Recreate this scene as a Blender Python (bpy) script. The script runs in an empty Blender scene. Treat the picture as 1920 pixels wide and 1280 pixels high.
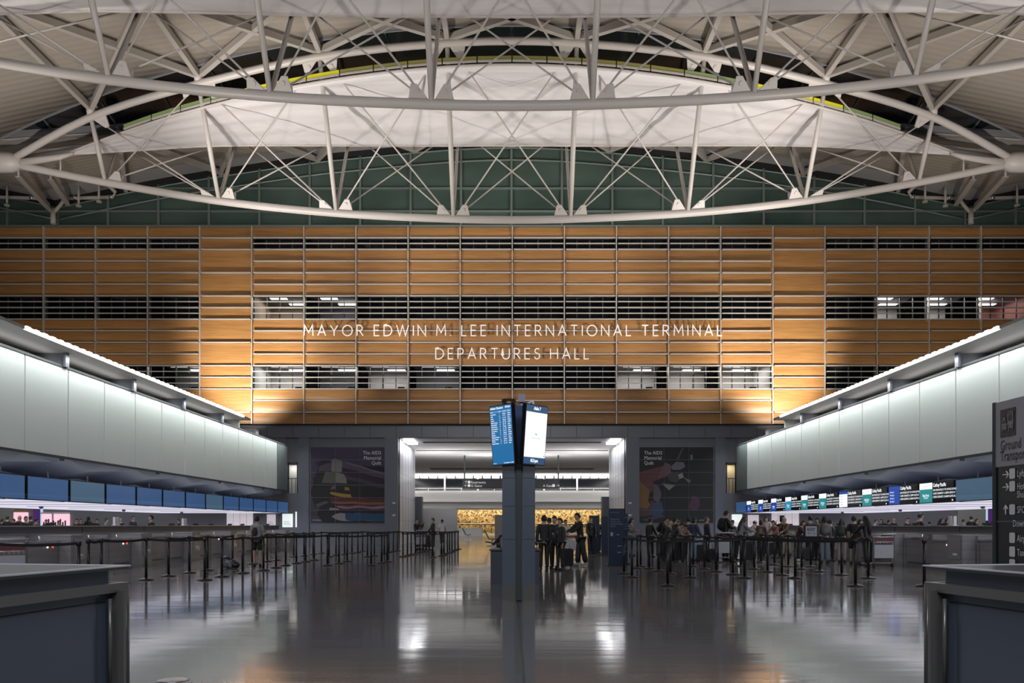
import bpy, math, random
from mathutils import Vector, Matrix
sc = bpy.context.scene
COL = sc.collection
PI = math.pi
# ------------------------------------------------------------------ camera, world, exposure
H = 1.3          # eye height
F = 1600.0       # focal length in pixels of a 1920 px frame
HZ = 984.0       # horizon row
cam = bpy.data.cameras.new('camera'); camo = bpy.data.objects.new('camera', cam); COL.objects.link(camo)
camo.location = (0, 0, H); camo.rotation_euler = (PI/2, 0, 0)
cam.sensor_width = 36; cam.lens = 36*F/1920; cam.shift_y = (HZ-640)/1920
cam.clip_start = 0.1; cam.clip_end = 400
sc.camera = camo
w = bpy.data.worlds.new('night'); sc.world = w; w.use_nodes = True
w.node_tree.nodes['Background'].inputs[0].default_value = (0.55, 0.6, 0.75, 1)
w.node_tree.nodes['Background'].inputs[1].default_value = 0.008
sc.view_settings.view_transform = 'Standard'; sc.view_settings.look = 'None'
sc.view_settings.gamma = 1; sc.view_settings.use_curve_mapping = False
sc.view_settings.exposure = 0.0
sc.cycles.use_denoising = True
sc.cycles.max_bounces = 6; sc.cycles.diffuse_bounces = 3; sc.cycles.glossy_bounces = 4
sc.cycles.transmission_bounces = 4; sc.cycles.sample_clamp_indirect = 4.0
sc.cycles.caustics_reflective = False; sc.cycles.caustics_refractive = False

def area(name, loc, target, sx, sy, power, color=(1, 1, 1), spread=PI):
    l = bpy.data.lights.new(name, 'AREA'); l.shape = 'RECTANGLE'; l.size = sx; l.size_y = sy
    l.energy = power; l.color = color; l.spread = spread
    o = bpy.data.objects.new(name, l); COL.objects.link(o); o.location = loc
    d = Vector(target)-Vector(loc); o.rotation_euler = d.to_track_quat('-Z', 'Y').to_euler()
    return o
def spot(name, loc, target, power, ang, color=(1, 1, 1), blend=0.9, r=0.25):
    l = bpy.data.lights.new(name, 'SPOT'); l.energy = power; l.spot_size = math.radians(ang); l.spot_blend = blend
    l.color = color; l.shadow_soft_size = r
    o = bpy.data.objects.new(name, l); COL.objects.link(o); o.location = loc
    d = Vector(target)-Vector(loc); o.rotation_euler = d.to_track_quat('-Z', 'Y').to_euler()
    return o
WARM = (1.0, 0.94, 0.88)
for s in (-1, 1):
    # uplights on the canopy roofs washing the sails and the roof
    spot('sail_uplight', (s*17, 36.0, 7.6), (s*9.5, 46.5, 23), 9000, 62, WARM)
    spot('sail_uplight', (s*17, 41.0, 7.6), (-s*3, 46.8, 23), 3000, 55, WARM)
    spot('sail_uplight', (s*20, 30.0, 7.6), (s*21, 43, 22), 5000, 70, WARM)
    spot('chord_fill', (s*19, 51.5, 8.0), (s*7.0, 46.6, 18), 2600, 75, WARM)  # added lamps without fixtures, brightening the lower chord
    spot('roof_uplight', (s*16.5, 24.0, 7.6), (s*5, 36, 25), 3600, 95, WARM)
    spot('roof_uplight', (s*26, 34.0, 7.6), (s*27, 40, 24), 3000, 100, WARM)
    # grazing floods in front of the timber wall
    spot('wall_flood', (s*18.0, 50.8, 7.6), (s*17.4, 56.5, 12.0), 5600, 76, (1, .93, .80))
    spot('wall_flood', (s*15.0, 49.0, 7.5), (s*11.5, 56.5, 14.2), 3000, 62, (1, .93, .82))
    spot('wall_flood', (s*17.0, 43.0, 7.5), (s*.5, 56.5, 16.9), 7500, 46, (1, .93, .82))
    spot('wall_flood', (s*26.0, 46.0, 7.5), (s*26, 56.5, 15), 900, 95, (1, .9, .75))
    # linear lamps: washing the frosted panels and the floor before the counters
    area('panel_wash', (s*14.0, 34.0, 6.80), (s*14.42, 34.0, 4.9), 41, 0.15, 560, (.96, 1, .98), PI*.9)
    area('canopy_fill', (s*15.0, 29.5, 6.47), (s*14.6, 29.5, 6.9), 31, 0.2, 60, (1, .98, .95), PI)  # added fill, no fixture, lifting the unlit canopy underside
    area('counter_downlight', (s*14.1, 34.0, 3.30), (s*11.0, 34, 0), 42, 0.7, 150, (.95, .93, 1), PI*.9)
    # light spilling from the luminous soffits onto counters and floor
    area('soffit_light', (s*16.5, 35.0, 2.03), (s*16.3, 35, 0), 40, 4.5, 420, (.93, .92, 1))
    area('cove_light', (s*15.5, 34, 2.55), (s*15.7, 34, 4), 40, 1.2, 95, (.80, .88, 1))  # made-up lamp brightening the dark bulkhead from below
    area('pier_fill', (s*6.4, 67, 3.7), (s*4.5, 68.5, 7), 5, .6, 260, (1, .98, .96))  # invented lamps above the piers to brighten the concourse ceiling
    area('aisle_fill', (s*28, 44, 6), (s*28, 46, 0), 8, 16, 700, (.95, .96, 1))  # added fill for the dark wall beyond the islands
    area('jamb_light', (s*6.7, 61.0, 6.85), (s*7.6, 61, 4.0), 6, 1.0, 120, (.95, .96, 1))
for s in (-1, 1): area('concourse_light', (s*12.5, 84, 6.9), (s*11, 84, 0), 30, .5, 420, (1, .97, .95))
area('concourse_fill', (0, 70.2, 5.2), (0, 70.4, 8), 7, .3, 150, (1, .97, .95))  # this and the next are added floating fills for the ceiling
area('concourse_fill', (0, 97.2, 5.7), (0, 97.9, 8), 30, .3, 1000, (1, .97, .95))
area('mosaic_wash', (3, 106.6, 3.05), (3, 108, 1.6), 22, 0.3, 460, (1, .82, .52))
# added front fill from behind the camera for column, people and counters
area('front_fill', (0, -7, 15), (0, 30, 3), 24, 5, 3300, (.90, .93, 1))

# ------------------------------------------------------------------ materials
def mat(name, col, rough=.5, metal=0, emit=None, es=1.0, trans=0, alpha=1, coat=0, spec=.5):
    m = bpy.data.materials.new(name); m.use_nodes = True
    b = m.node_tree.nodes['Principled BSDF']
    b.inputs['Base Color'].default_value = (*col, 1); b.inputs['Roughness'].default_value = rough
    b.inputs['Metallic'].default_value = metal; b.inputs['Coat Weight'].default_value = coat
    b.inputs['Specular IOR Level'].default_value = spec
    if trans: b.inputs['Transmission Weight'].default_value = trans
    if alpha < 1: b.inputs['Alpha'].default_value = alpha
    if emit: b.inputs['Emission Color'].default_value = (*emit, 1); b.inputs['Emission Strength'].default_value = es
    return m
def nodes(m): return m.node_tree.nodes, m.node_tree.links, m.node_tree.nodes['Principled BSDF']
def tint(m, c2, scale=(1, 1, 1), detail=4, lo=.35, hi=.65, coord='Object', rough2=None, bump=0, kind='noise'):
    """procedural variation between the base colour and c2"""
    n, l, b = nodes(m)
    tc = n.new('ShaderNodeTexCoord'); mp = n.new('ShaderNodeMapping'); mp.inputs['Scale'].default_value = scale
    tx = n.new('ShaderNodeTexNoise') if kind == 'noise' else n.new('ShaderNodeTexVoronoi')
    if kind == 'noise': tx.inputs['Scale'].default_value = 1; tx.inputs['Detail'].default_value = detail
    else: tx.inputs['Scale'].default_value = 1; tx.distance = 'CHEBYCHEV'
    rp = n.new('ShaderNodeValToRGB'); rp.color_ramp.elements[0].position = lo; rp.color_ramp.elements[1].position = hi
    rp.color_ramp.elements[0].color = b.inputs['Base Color'].default_value[:]; rp.color_ramp.elements[1].color = (*c2, 1)
    l.new(tc.outputs[coord], mp.inputs[0]); l.new(mp.outputs[0], tx.inputs['Vector'])
    l.new(tx.outputs['Color' if kind != 'noise' else 0], rp.inputs[0]); l.new(rp.outputs[0], b.inputs['Base Color'])
    if bump:
        bp = n.new('ShaderNodeBump'); bp.inputs['Strength'].default_value = bump; bp.inputs['Distance'].default_value = .02
        l.new(tx.outputs[0], bp.inputs['Height']); l.new(bp.outputs[0], b.inputs['Normal'])
    return m
M = {}
M['steelwhite'] = mat('painted_steel', (.62, .57, .53), .38)
M['steelgrey'] = mat('beam_paint', (.46, .42, .38), .5)
M['sail'] = tint(mat('sail_fabric', (.86, .83, .83), .75), (.77, .74, .74), (.15, 1.6, .5), 3)
M['deck'] = mat('roof_deck', (.38, .335, .285), .6)
n, l, b = nodes(M['deck'])
tc = n.new('ShaderNodeTexCoord'); sx = n.new('ShaderNodeSeparateXYZ'); mt = n.new('ShaderNodeMath'); mt.operation = 'MULTIPLY'; mt.inputs[1].default_value = 2*PI/.42
sn = n.new('ShaderNodeMath'); sn.operation = 'SINE'; bp = n.new('ShaderNodeBump'); bp.inputs['Strength'].default_value = .14; bp.inputs['Distance'].default_value = .05
l.new(tc.outputs['Object'], sx.inputs[0]); l.new(sx.outputs['Y'], mt.inputs[0]); l.new(mt.outputs[0], sn.inputs[0]); l.new(sn.outputs[0], bp.inputs['Height']); l.new(bp.outputs[0], b.inputs['Normal'])
M['fascia'] = mat('roof_fascia', (.25, .25, .26), .5)
M['nightglass'] = mat('night_glass', (.008, .009, .012), .12)
M['darkframe'] = mat('dark_frame', (.05, .055, .06), .4)
M['green_glass'] = tint(mat('clerestory_glass', (.085, .130, .110), .2), (.050, .082, .068), (.2, 1, .35), 2)
M['mullion'] = mat('mullion_metal', (.20, .24, .22), .4, .3)
M['dichro_y'] = mat('yellow_glass', (.75, .72, .02), .2, emit=(.8, .75, .02), es=.12)  # slight glow in the colour for uplight caught by the glass
M['dichro_g'] = mat('green_tint_glass', (.30, .42, .16), .2)
M['dichro_o'] = mat('olive_glass', (.36, .34, .10), .2)
M['timber'] = mat('timber_veneer', (.50, .235, .06), .42)
n, l, b = nodes(M['timber'])
tc = n.new('ShaderNodeTexCoord'); mp = n.new('ShaderNodeMapping'); mp.inputs['Scale'].default_value = (.7, 1, 14)
nz = n.new('ShaderNodeTexNoise'); nz.inputs['Scale'].default_value = 1; nz.inputs['Detail'].default_value = 5
rp = n.new('ShaderNodeValToRGB'); rp.color_ramp.elements[0].position = .3; rp.color_ramp.elements[1].position = .72
rp.color_ramp.elements[0].color = (.50, .255, .088, 1); rp.color_ramp.elements[1].color = (.37, .175, .058, 1)
l.new(tc.outputs['Object'], mp.inputs[0]); l.new(mp.outputs[0], nz.inputs['Vector']); l.new(nz.outputs[0], rp.inputs[0]); l.new(rp.outputs[0], b.inputs['Base Color'])
M['alu'] = mat('aluminium_fin', (.68, .64, .60), .35, .2)
M['wallgrey'] = mat('grey_panel', (.16, .165, .19), .28)
M['pilaster'] = mat('blue_grey_panel', (.15, .16, .20), .3)
M['white'] = mat('white_panel', (.72, .71, .70), .35)
M['glosswhite'] = mat('glossy_white_glass', (.60, .60, .64), .28)
M['ceil'] = mat('ceiling_white', (.72, .71, .70), .7)
M['slot'] = mat('ceiling_slot', (.01, .01, .01), .6)
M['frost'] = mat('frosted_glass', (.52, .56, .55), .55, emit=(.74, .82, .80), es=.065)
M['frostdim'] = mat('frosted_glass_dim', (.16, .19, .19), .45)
M['joint'] = mat('joint_dark', (.04, .045, .05), .5)
M['fasciadark'] = mat('blue_black_soffit', (.13, .14, .19), .35)
M['canopy'] = mat('canopy_paint', (.40, .39, .38), .6)
M['led'] = mat('led', (1, 1, 1), .5, emit=(1, .97, .93), es=5.0)
M['soffit'] = mat('luminous_soffit', (.7, .7, .75), .5, emit=(.82, .80, .95), es=.78)
M['lamp'] = mat('lamp_glow', (1, 1, 1), .5, emit=(1, .98, .96), es=3.0)
M['boxlamp'] = mat('box_lamp_glow', (1, 1, 1), .5, emit=(1, .98, .96), es=1.5)
M['office'] = mat('office_light', (1, 1, 1), .5, emit=(1, .97, .95), es=2.2)
M['steel'] = tint(mat('brushed_steel', (.34, .325, .335), .38, .35), (.27, .26, .27), (.3, .3, 9), 3)
M['steeldark'] = mat('dark_steel', (.13, .13, .14), .35, .4)
M['steellight'] = mat('bright_steel', (.62, .62, .65), .25, .9)
M['black'] = mat('black_plastic', (.006, .006, .007), .4)
M['blackmetal'] = mat('black_metal', (.008, .008, .009), .45)
M['belt'] = mat('black_webbing', (.006, .006, .007), .8)
M['columnblue'] = mat('column_panel', (.115, .145, .185), .22)
M['screenblue'] = mat('blue_screen', (.0, .0, .0), .3, emit=(.012, .17, .42), es=.85)
M['screenbar'] = mat('screen_bar', (0, 0, 0), .3, emit=(.10, .30, .55), es=.9)
M['screennavy'] = mat('navy_bar', (0, 0, 0), .3, emit=(.035, .09, .19), es=.9)
M['screenwhite'] = mat('white_screen', (0, 0, 0), .3, emit=(.90, .93, 1), es=1.15)
M['screentext'] = mat('screen_text', (0, 0, 0), .3, emit=(.9, .95, 1), es=1.3)
M['screengrey'] = mat('screen_grey', (0, 0, 0), .3, emit=(.35, .36, .38), es=.8)
M['monblue'] = mat('idle_blue', (0, 0, 0), .3, emit=(.045, .125, .31), es=.58)
M['monsteel'] = mat('idle_grey_blue', (0, 0, 0), .3, emit=(.075, .165, .27), es=.58)
M['monteal'] = mat('teal_screen', (0, 0, 0), .3, emit=(.02, .24, .26), es=1)
M['moncyan'] = mat('cyan_screen', (0, 0, 0), .3, emit=(.03, .28, .50), es=1)
M['mondeep'] = mat('deep_blue_screen', (0, 0, 0), .3, emit=(.01, .06, .36), es=1)
M['monblack'] = mat('black_screen', (.004, .005, .008), .15)
M['red'] = mat('red_light', (.5, .02, .02), .4, emit=(1, .05, .03), es=2.5)
M['signblack'] = mat('sign_black', (.009, .009, .011), .35)
M['signgrey'] = mat('sign_grey', (.42, .40, .43), .5)
M['signtext'] = mat('sign_text', (.42, .41, .42), .5, emit=(.5, .5, .52), es=.15)
M['navy'] = mat('navy_board', (.008, .02, .055), .35)
M['navyicon'] = mat('pale_print', (.25, .33, .42), .6)
M['letter'] = mat('letter_white', (.85, .80, .76), .35, emit=(1, .93, .88), es=.30)  # faint glow added so the letters read brighter; they are no lamps
M['cardboard'] = mat('flyer_paper', (.5, .4, .3), .7)
M['glassblue'] = mat('blue_panel', (.085, .108, .145), .22)
M['frameolive'] = mat('steel_frame', (.19, .185, .175), .3, .4)
M['trolley'] = mat('trolley_metal', (.62, .58, .60), .3, .8)
M['trolleypanel'] = mat('trolley_panel', (.42, .42, .46), .5)
M['trolleyred'] = mat('trolley_maroon', (.16, .05, .06), .5)
M['paper'] = mat('white_paper', (.75, .75, .78), .6)
# floor
M['floor'] = mat('polished_terrazzo', (.085, .082, .082), .12, spec=.16)
n, l, b = nodes(M['floor'])
tc = n.new('ShaderNodeTexCoord')
n1 = n.new('ShaderNodeTexNoise'); n1.inputs['Scale'].default_value = .35; n1.inputs['Detail'].default_value = 3
n2 = n.new('ShaderNodeTexNoise'); n2.inputs['Scale'].default_value = 40; n2.inputs['Detail'].default_value = 2
mp = n.new('ShaderNodeMapping'); mp.inputs['Scale'].default_value = (.35, 1.9, 1)
n3 = n.new('ShaderNodeTexNoise'); n3.inputs['Scale'].default_value = 1.1; n3.inputs['Detail'].default_value = 2
r1 = n.new('ShaderNodeMapRange'); r1.inputs['From Min'].default_value = .35; r1.inputs['From Max'].default_value = .65; r1.inputs['To Min'].default_value = .06; r1.inputs['To Max'].default_value = .12
mx = n.new('ShaderNodeMix'); mx.data_type = 'RGBA'; mx.inputs[6].default_value = (.18, .172, .170, 1); mx.inputs[7].default_value = (.145, .138, .140, 1)
bp = n.new('ShaderNodeBump'); bp.inputs['Strength'].default_value = .05; bp.inputs['Distance'].default_value = .05
for a_ in (n1, n2): l.new(tc.outputs['Object'], a_.inputs['Vector'])
l.new(tc.outputs['Object'], mp.inputs[0]); l.new(mp.outputs[0], n3.inputs['Vector'])
l.new(n1.outputs[0], r1.inputs['Value']); l.new(r1.outputs[0], b.inputs['Roughness'])
l.new(n2.outputs[0], mx.inputs[0]); l.new(mx.outputs[2], b.inputs['Base Color'])
l.new(n3.outputs[0], bp.inputs['Height']); l.new(bp.outputs[0], b.inputs['Normal'])
# gold mosaic
M['mosaic'] = tint(mat('gold_mosaic', (.55, .40, .18), .4), (.07, .04, .015), (5, 1, 5), 1, .2, .8, kind='v')
_cloth = {}
def cloth(c, rough=.85):
    k = tuple(round(x, 3) for x in c)
    if k not in _cloth: _cloth[k] = mat('cloth_%d' % len(_cloth), c, rough)
    return _cloth[k]

# ------------------------------------------------------------------ builders
def wloc(o):
    v = Vector((0, 0, 0))
    while o is not None: v = v+o.location; o = o.parent
    return v
class MB:
    def __init__(s): s.v = []; s.f = []; s.mi = []; s.sm = []; s.m = 0
    def add(s, vs, fs, smooth=False):
        k = len(s.v); s.v += [tuple(p) for p in vs]
        for f in fs: s.f.append([i+k for i in f]); s.mi.append(s.m); s.sm.append(smooth)
        return s
    def box(s, x0, x1, y0, y1, z0, z1, mx=None):
        vs = [Vector((x, y, z)) for z in (z0, z1) for y in (y0, y1) for x in (x0, x1)]
        if mx is not None: vs = [mx @ p for p in vs]
        return s.add(vs, [(0, 2, 3, 1), (4, 5, 7, 6), (0, 1, 5, 4), (2, 6, 7, 3), (0, 4, 6, 2), (1, 3, 7, 5)])
    def bar(s, a, b, wd, ht, up=(0, 0, 1)):
        a, b = Vector(a), Vector(b); d = (b-a); L = d.length; d.normalize(); up = Vector(up)
        r = d.cross(up)
        if r.length < 1e-4: r = d.cross(Vector((0, 1, 0)))
        r.normalize(); u = r.cross(d)
        mx = Matrix(((r.x, d.x, u.x, a.x), (r.y, d.y, u.y, a.y), (r.z, d.z, u.z, a.z), (0, 0, 0, 1)))
        return s.box(-wd/2, wd/2, 0, L, -ht/2, ht/2, mx)
    def tube(s, pts, r, n=10, r2=None, cap=True, flat=1.0):
        pts = [Vector(p) for p in pts]; N = len(pts)
        rs = r if isinstance(r, (list, tuple)) else [r+((r2 if r2 is not None else r)-r)*i/max(1, N-1) for i in range(N)]
        rings = []; prev = None
        for i, p in enumerate(pts):
            t = (pts[min(i+1, N-1)]-pts[max(i-1, 0)])
            if t.length < 1e-9: t = Vector((0, 0, 1))
            t.normalize()
            if prev is None:
                a = Vector((0, 0, 1)) if abs(t.z) < .9 else Vector((1, 0, 0))
                u = t.cross(a).normalized()
            else: u = (prev-t*prev.dot(t)).normalized()
            prev = u; v = t.cross(u)
            rings.append([p+(u*math.cos(2*PI*k/n)+v*flat*math.sin(2*PI*k/n))*rs[i] for k in range(n)])
        vs = [q for R in rings for q in R]; fs = []
        for i in range(N-1):
            for k in range(n):
                k2 = (k+1) % n; fs.append((i*n+k, i*n+k2, (i+1)*n+k2, (i+1)*n+k))
        s.add(vs, fs, True)
        if cap:
            k0 = len(s.v)-len(vs)
            s.f.append([k0+k for k in range(n)][::-1]); s.mi.append(s.m); s.sm.append(False)
            s.f.append([k0+(N-1)*n+k for k in range(n)]); s.mi.append(s.m); s.sm.append(False)
        return s
    def lathe(s, c, prof, n=20):
        c = Vector(c); vs = []; fs = []
        for (r, z) in prof:
            for k in range(n): vs.append(c+Vector((r*math.cos(2*PI*k/n), r*math.sin(2*PI*k/n), z)))
        for i in range(len(prof)-1):
            for k in range(n):
                k2 = (k+1) % n; fs.append((i*n+k, i*n+k2, (i+1)*n+k2, (i+1)*n+k))
        fs.append(tuple(range(n))[::-1]); fs.append(tuple((len(prof)-1)*n+k for k in range(n)))
        return s.add(vs, fs, True)
    def ball(s, c, rx, ry, rz, nu=12, nv=8, mx=None, z0=-1.0):
        c = Vector(c); vs = []; fs = []
        for i in range(nv+1):
            t = -PI/2+PI*i/nv; zz = max(math.sin(t), z0)
            for k in range(nu):
                a = 2*PI*k/nu; p = Vector((rx*math.cos(t)*math.cos(a), ry*math.cos(t)*math.sin(a), rz*zz))
                vs.append(c+(mx @ p if mx is not None else p))
        for i in range(nv):
            for k in range(nu):
                k2 = (k+1) % nu; fs.append((i*nu+k, i*nu+k2, (i+1)*nu+k2, (i+1)*nu+k))
        return s.add(vs, fs, True)
    def prism(s, poly, o, r, u, th):
        """polygon poly [(a,b)] in the plane o + a*r + b*u, extruded by th along r x u (both sides of o: 0..th)"""
        o, r, u = Vector(o), Vector(r), Vector(u); nn = r.cross(u).normalized()
        n = len(poly)
        vs = [o+r*a+u*b for a, b in poly]+[o+r*a+u*b+nn*th for a, b in poly]
        fs = [tuple(range(n))[::-1], tuple(range(n, 2*n))]+[(i, (i+1) % n, n+(i+1) % n, n+i) for i in range(n)]
        return s.add(vs, fs)
    def build(s, name, m, parent=None, loc=None):
        me = bpy.data.meshes.new(name)
        off = wloc(parent) if parent is not None else (Vector(loc) if loc is not None else Vector((0, 0, 0)))
        me.from_pydata([(x-off.x, y-off.y, z-off.z) for x, y, z in s.v], [], s.f)
        for q in (m if isinstance(m, (list, tuple)) else [m]): me.materials.append(q)
        me.polygons.foreach_set('use_smooth', s.sm); me.polygons.foreach_set('material_index', s.mi)
        me.update()
        o = bpy.data.objects.new(name, me); COL.objects.link(o)
        if parent is not None: o.parent = parent
        elif loc is not None: o.location = loc
        return o
def tag(o, label, cat, group=None, kind=None):
    if label: o['label'] = label
    if cat: o['category'] = cat
    if group: o['group'] = group
    if kind: o['kind'] = kind
    return o
def struct(o): o['kind'] = 'structure'; return o
def empty(name, loc, label, cat, group=None, rz=0):
    o = bpy.data.objects.new(name, None); COL.objects.link(o); o.location = loc; o.rotation_euler = (0, 0, rz)
    o.empty_display_size = .2
    return tag(o, label, cat, group)
KIDS = {}
def kids(o):
    return [c for c in bpy.data.objects if c.parent == o]
def copy_tree(o, parent=None, tree=None):
    if tree is None:
        tree = {}
        for c in bpy.data.objects:
            if c.parent is not None: tree.setdefault(c.parent.name, []).append(c)
    c = o.copy(); COL.objects.link(c)
    if parent is not None: c.parent = parent
    for ch in tree.get(o.name, []): copy_tree(ch, c, tree)
    return c
def frame(o, r, u):
    o, r, u = Vector(o), Vector(r).normalized(), Vector(u).normalized(); nn = r.cross(u)
    return Matrix(((r.x, u.x, nn.x, o.x), (r.y, u.y, nn.y, o.y), (r.z, u.z, nn.z, o.z), (0, 0, 0, 1)))
_tx = {}
def text(mb, s, mx, size, align='LEFT', th=0.0, xs=1.0, bold=0.0):
    """adds the outline mesh of a string, cap height ~ size, placed by matrix mx"""
    k = (s, align, bold)
    if k not in _tx:
        c = bpy.data.curves.new('t', 'FONT'); c.body = s; c.size = 1; c.align_x = align; c.resolution_u = 2; c.offset = bold
        o = bpy.data.objects.new('t', c); COL.objects.link(o)
        bpy.context.view_layer.update()
        me = bpy.data.meshes.new_from_object(o.evaluated_get(bpy.context.evaluated_depsgraph_get()))
        _tx[k] = ([v.co.copy() for v in me.vertices], [tuple(p.vertices) for p in me.polygons])
        bpy.data.objects.remove(o); bpy.data.curves.remove(c); bpy.data.meshes.remove(me)
    vs, fs = _tx[k]; q = size/.73
    mb.add([mx @ Vector((v.x*q*xs, v.y*q, th)) for v in vs], fs)
    return mb
def P(px, py, Y): return Vector(((px-960)*Y/F, Y, H+(HZ-py)*Y/F))
def G(px, py): Y = H*F/(py-HZ); return Vector(((px-960)*Y/F, Y, 0))
def herm(tab, x):
    x = abs(x)
    if x <= tab[0][0]: return tab[0][1]
    for i in range(len(tab)-1):
        x0, y0 = tab[i]; x1, y1 = tab[i+1]
        if x <= x1:
            def sl(j):
                if j <= 0: return 0.0
                if j >= len(tab)-1: return (tab[j][1]-tab[j-1][1])/(tab[j][0]-tab[j-1][0])
                return (tab[j+1][1]-tab[j-1][1])/(tab[j+1][0]-tab[j-1][0])
            h = x1-x0; t = (x-x0)/h; a, b_ = sl(i)*h, sl(i+1)*h
            return (2*t**3-3*t**2+1)*y0+(t**3-2*t**2+t)*a+(-2*t**3+3*t**2)*y1+(t**3-t**2)*b_
    return tab[-1][1]
def frange(a, b, n): return [a+(b-a)*i/n for i in range(n+1)]
YW = 56.34      # face of the timber wall
K = YW/F        # metres per pixel on it
def WX(px): return (px-960)*K
def WZ(py): return H+(HZ-py)*K

# ------------------------------------------------------------------ floor and outer walls
mb = MB(); mb.box(-40, 40, -6, 118, -.3, 0); struct(mb.build('floor', M['floor']))
mb = MB()
for x in (-7.9, .1, 8.1): mb.box(x-.012, x+.012, 2, 56, 0, .0015)
struct(mb.build('trim_1', M['joint']))
mb = MB(); mb.lathe((-2.84, 7.15, 0), [(.13, 0), (.13, .004), (.11, .006)], 24); tag(mb.build('floor_outlet', M['steellight'], loc=(-2.84, 7.15, 0)), 'small round metal floor outlet at the bottom edge of the picture', 'floor outlet')
for s, nm in ((-1, 'left'), (1, 'right')):
    mb = MB(); mb.box(s*37.9, s*38.3, 2, 118, 0, 27); struct(mb.build('wall_'+nm, M['wallgrey']))

# ------------------------------------------------------------------ roof
YA, YB = 46.6, 33.9
ZF = [(0, 25.12), (3.2, 25.05), (9.6, 24.65), (16, 23.8), (22.2, 22.8), (27.5, 21.15)]
ZBc = [(0, 17.95), (3.2, 18.0), (9.6, 18.32), (16, 18.98), (22.2, 20.0), (27.5, 21.05)]
def wf(x): return 4.6*max(0, 1-(x/27.5)**2)
def deckz_mid(x):
    x = abs(x); x = x if x <= 30 else 60-x
    return 25.60-.0042*x*x
DW = [(0, 26.75), (11.3, 25.95), (16.6, 25.25), (23.2, 24.2), (30, 22.8)]
def deckz_wall(x):
    x = abs(x); x = x if x <= 30 else 60-x
    return herm(DW, x)
def op(x): return 5.1*max(0, 1-(x/28.2)**2)     # half width of the lens-shaped opening
def deck(name, y0f, y1f, zf0, zf1):
    mb = MB(); xs = frange(-38, 38, 76); vs = []; fs = []; NR = 3
    for x in xs:
        for j in range(NR+1):
            t = j/NR; vs.append((x, y0f(x)*(1-t)+y1f(x)*t, zf0(x)*(1-t)+zf1(x)*t))
    for i in range(len(xs)-1):
        for j in range(NR):
            a_ = i*(NR+1)+j; fs.append((a_, a_+NR+1, a_+NR+2, a_+1))
    mb.add(vs, fs, True)
    o = struct(mb.build(name, M['deck']))
    md = o.modifiers.new('thick', 'SOLIDIFY'); md.thickness = .12; md.offset = 1
    return o
deck('ceiling', lambda x: 22, lambda x: YB-op(x), deckz_mid, deckz_mid)
deck('ceiling', lambda x: YB+op(x), lambda x: YA-op(x), deckz_mid, deckz_mid)
deck('ceiling', lambda x: YA+op(x)*.9, lambda x: YW+.3, deckz_mid, deckz_wall)
for Yc in (YA, YB):
    for sg, q in ((-1, 1), (1, .9)):
        mb = MB(); xs = frange(-28.2, 28.2, 60); v1 = []; f1 = []
        for i, x in enumerate(xs):
            y = Yc+sg*op(x)*q; z = deckz_mid(x)
            v1 += [(x, y, z-.08), (x, y, z+.5), (x, y+sg*.1, z+.5), (x, y+sg*.1, z-.08)]
            if i:
                k = (i-1)*4
                for j in range(4): f1.append((k+j, k+(j+1) % 4, k+4+(j+1) % 4, k+4+j))
        mb.add(v1, f1, False); struct(mb.build('trim_2', M['fascia']))
    # dark skylight over the opening with its bars
    mb = MB(); xs = frange(-28.2, 28.2, 40); vs = []; fs = []
    for x in xs:
        z = deckz_mid(x)+.5+1.0*max(0, 1-(x/28.2)**2)
        vs += [(x, Yc-op(x)-.1, deckz_mid(x)+.5), (x, Yc, z), (x, Yc+op(x)*.9+.1, deckz_mid(x)+.5)]
    for i in range(len(xs)-1):
        k = i*3; fs += [(k, k+3, k+4, k+1), (k+1, k+4, k+5, k+2)]
    mb.add(vs, fs, True); struct(mb.build('window_1', M['nightglass']))
    mb = MB()
    for i in range(-8, 9):
        x = i*3.2; z = deckz_mid(x)+.5
        mb.bar((x, Yc-op(x), z-.04), (x, Yc, z+.93*max(0, 1-(x/28.2)**2)), .06, .12)
        mb.bar((x, Yc, z+.93*max(0, 1-(x/28.2)**2)), (x, Yc+op(x)*.9, z-.04), .06, .12)
    struct(mb.build('trim_3', M['mullion']))

NX = [-22.2, -16, -9.6, -3.2, 3.2, 9.6, 16, 22.2]
def Fp(x, Yc=YA): return Vector((x, Yc-wf(x), herm(ZF, x)))
def Rp(x, Yc=YA): return Vector((x, Yc+wf(x), herm(ZF, x)))
def Bp(x, Yc=YA): return Vector((x, Yc, herm(ZBc, x)))
def gusset(mb, at, toward, side_x, along, size=.42):
    """pin plate at chord point 'at' pointing to 'toward'"""
    at, toward = Vector(at), Vector(toward); d = (toward-at).normalized(); a2 = Vector(along).normalized()
    nn = d.cross(a2).normalized()*.04
    base = at+a2*side_x*.12
    poly = [base-a2*side_x*.06, base+a2*side_x*.62, at+d*1.0+a2*side_x*.02+d.cross(nn).normalized()*0, at+d*.95-a2*side_x*.18, base+d*.45-a2*side_x*.05]
    poly = [base-a2*side_x*.05, base+a2*side_x*.80, base+d*.80+a2*side_x*.16, base+d*.80-a2*side_x*.08]
    n = 4; vs = [p-nn for p in poly]+[p+nn for p in poly]
    mb.add(vs, [(3, 2, 1, 0), (4, 5, 6, 7)]+[(i, (i+1) % n, n+(i+1) % n, n+i) for i in range(n)])
    c = base+d*.48+a2*side_x*.14
    mb.pin = (c-nn*2.2, c+nn*2.2)
    return base+d*.72+a2*side_x*.04
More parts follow.
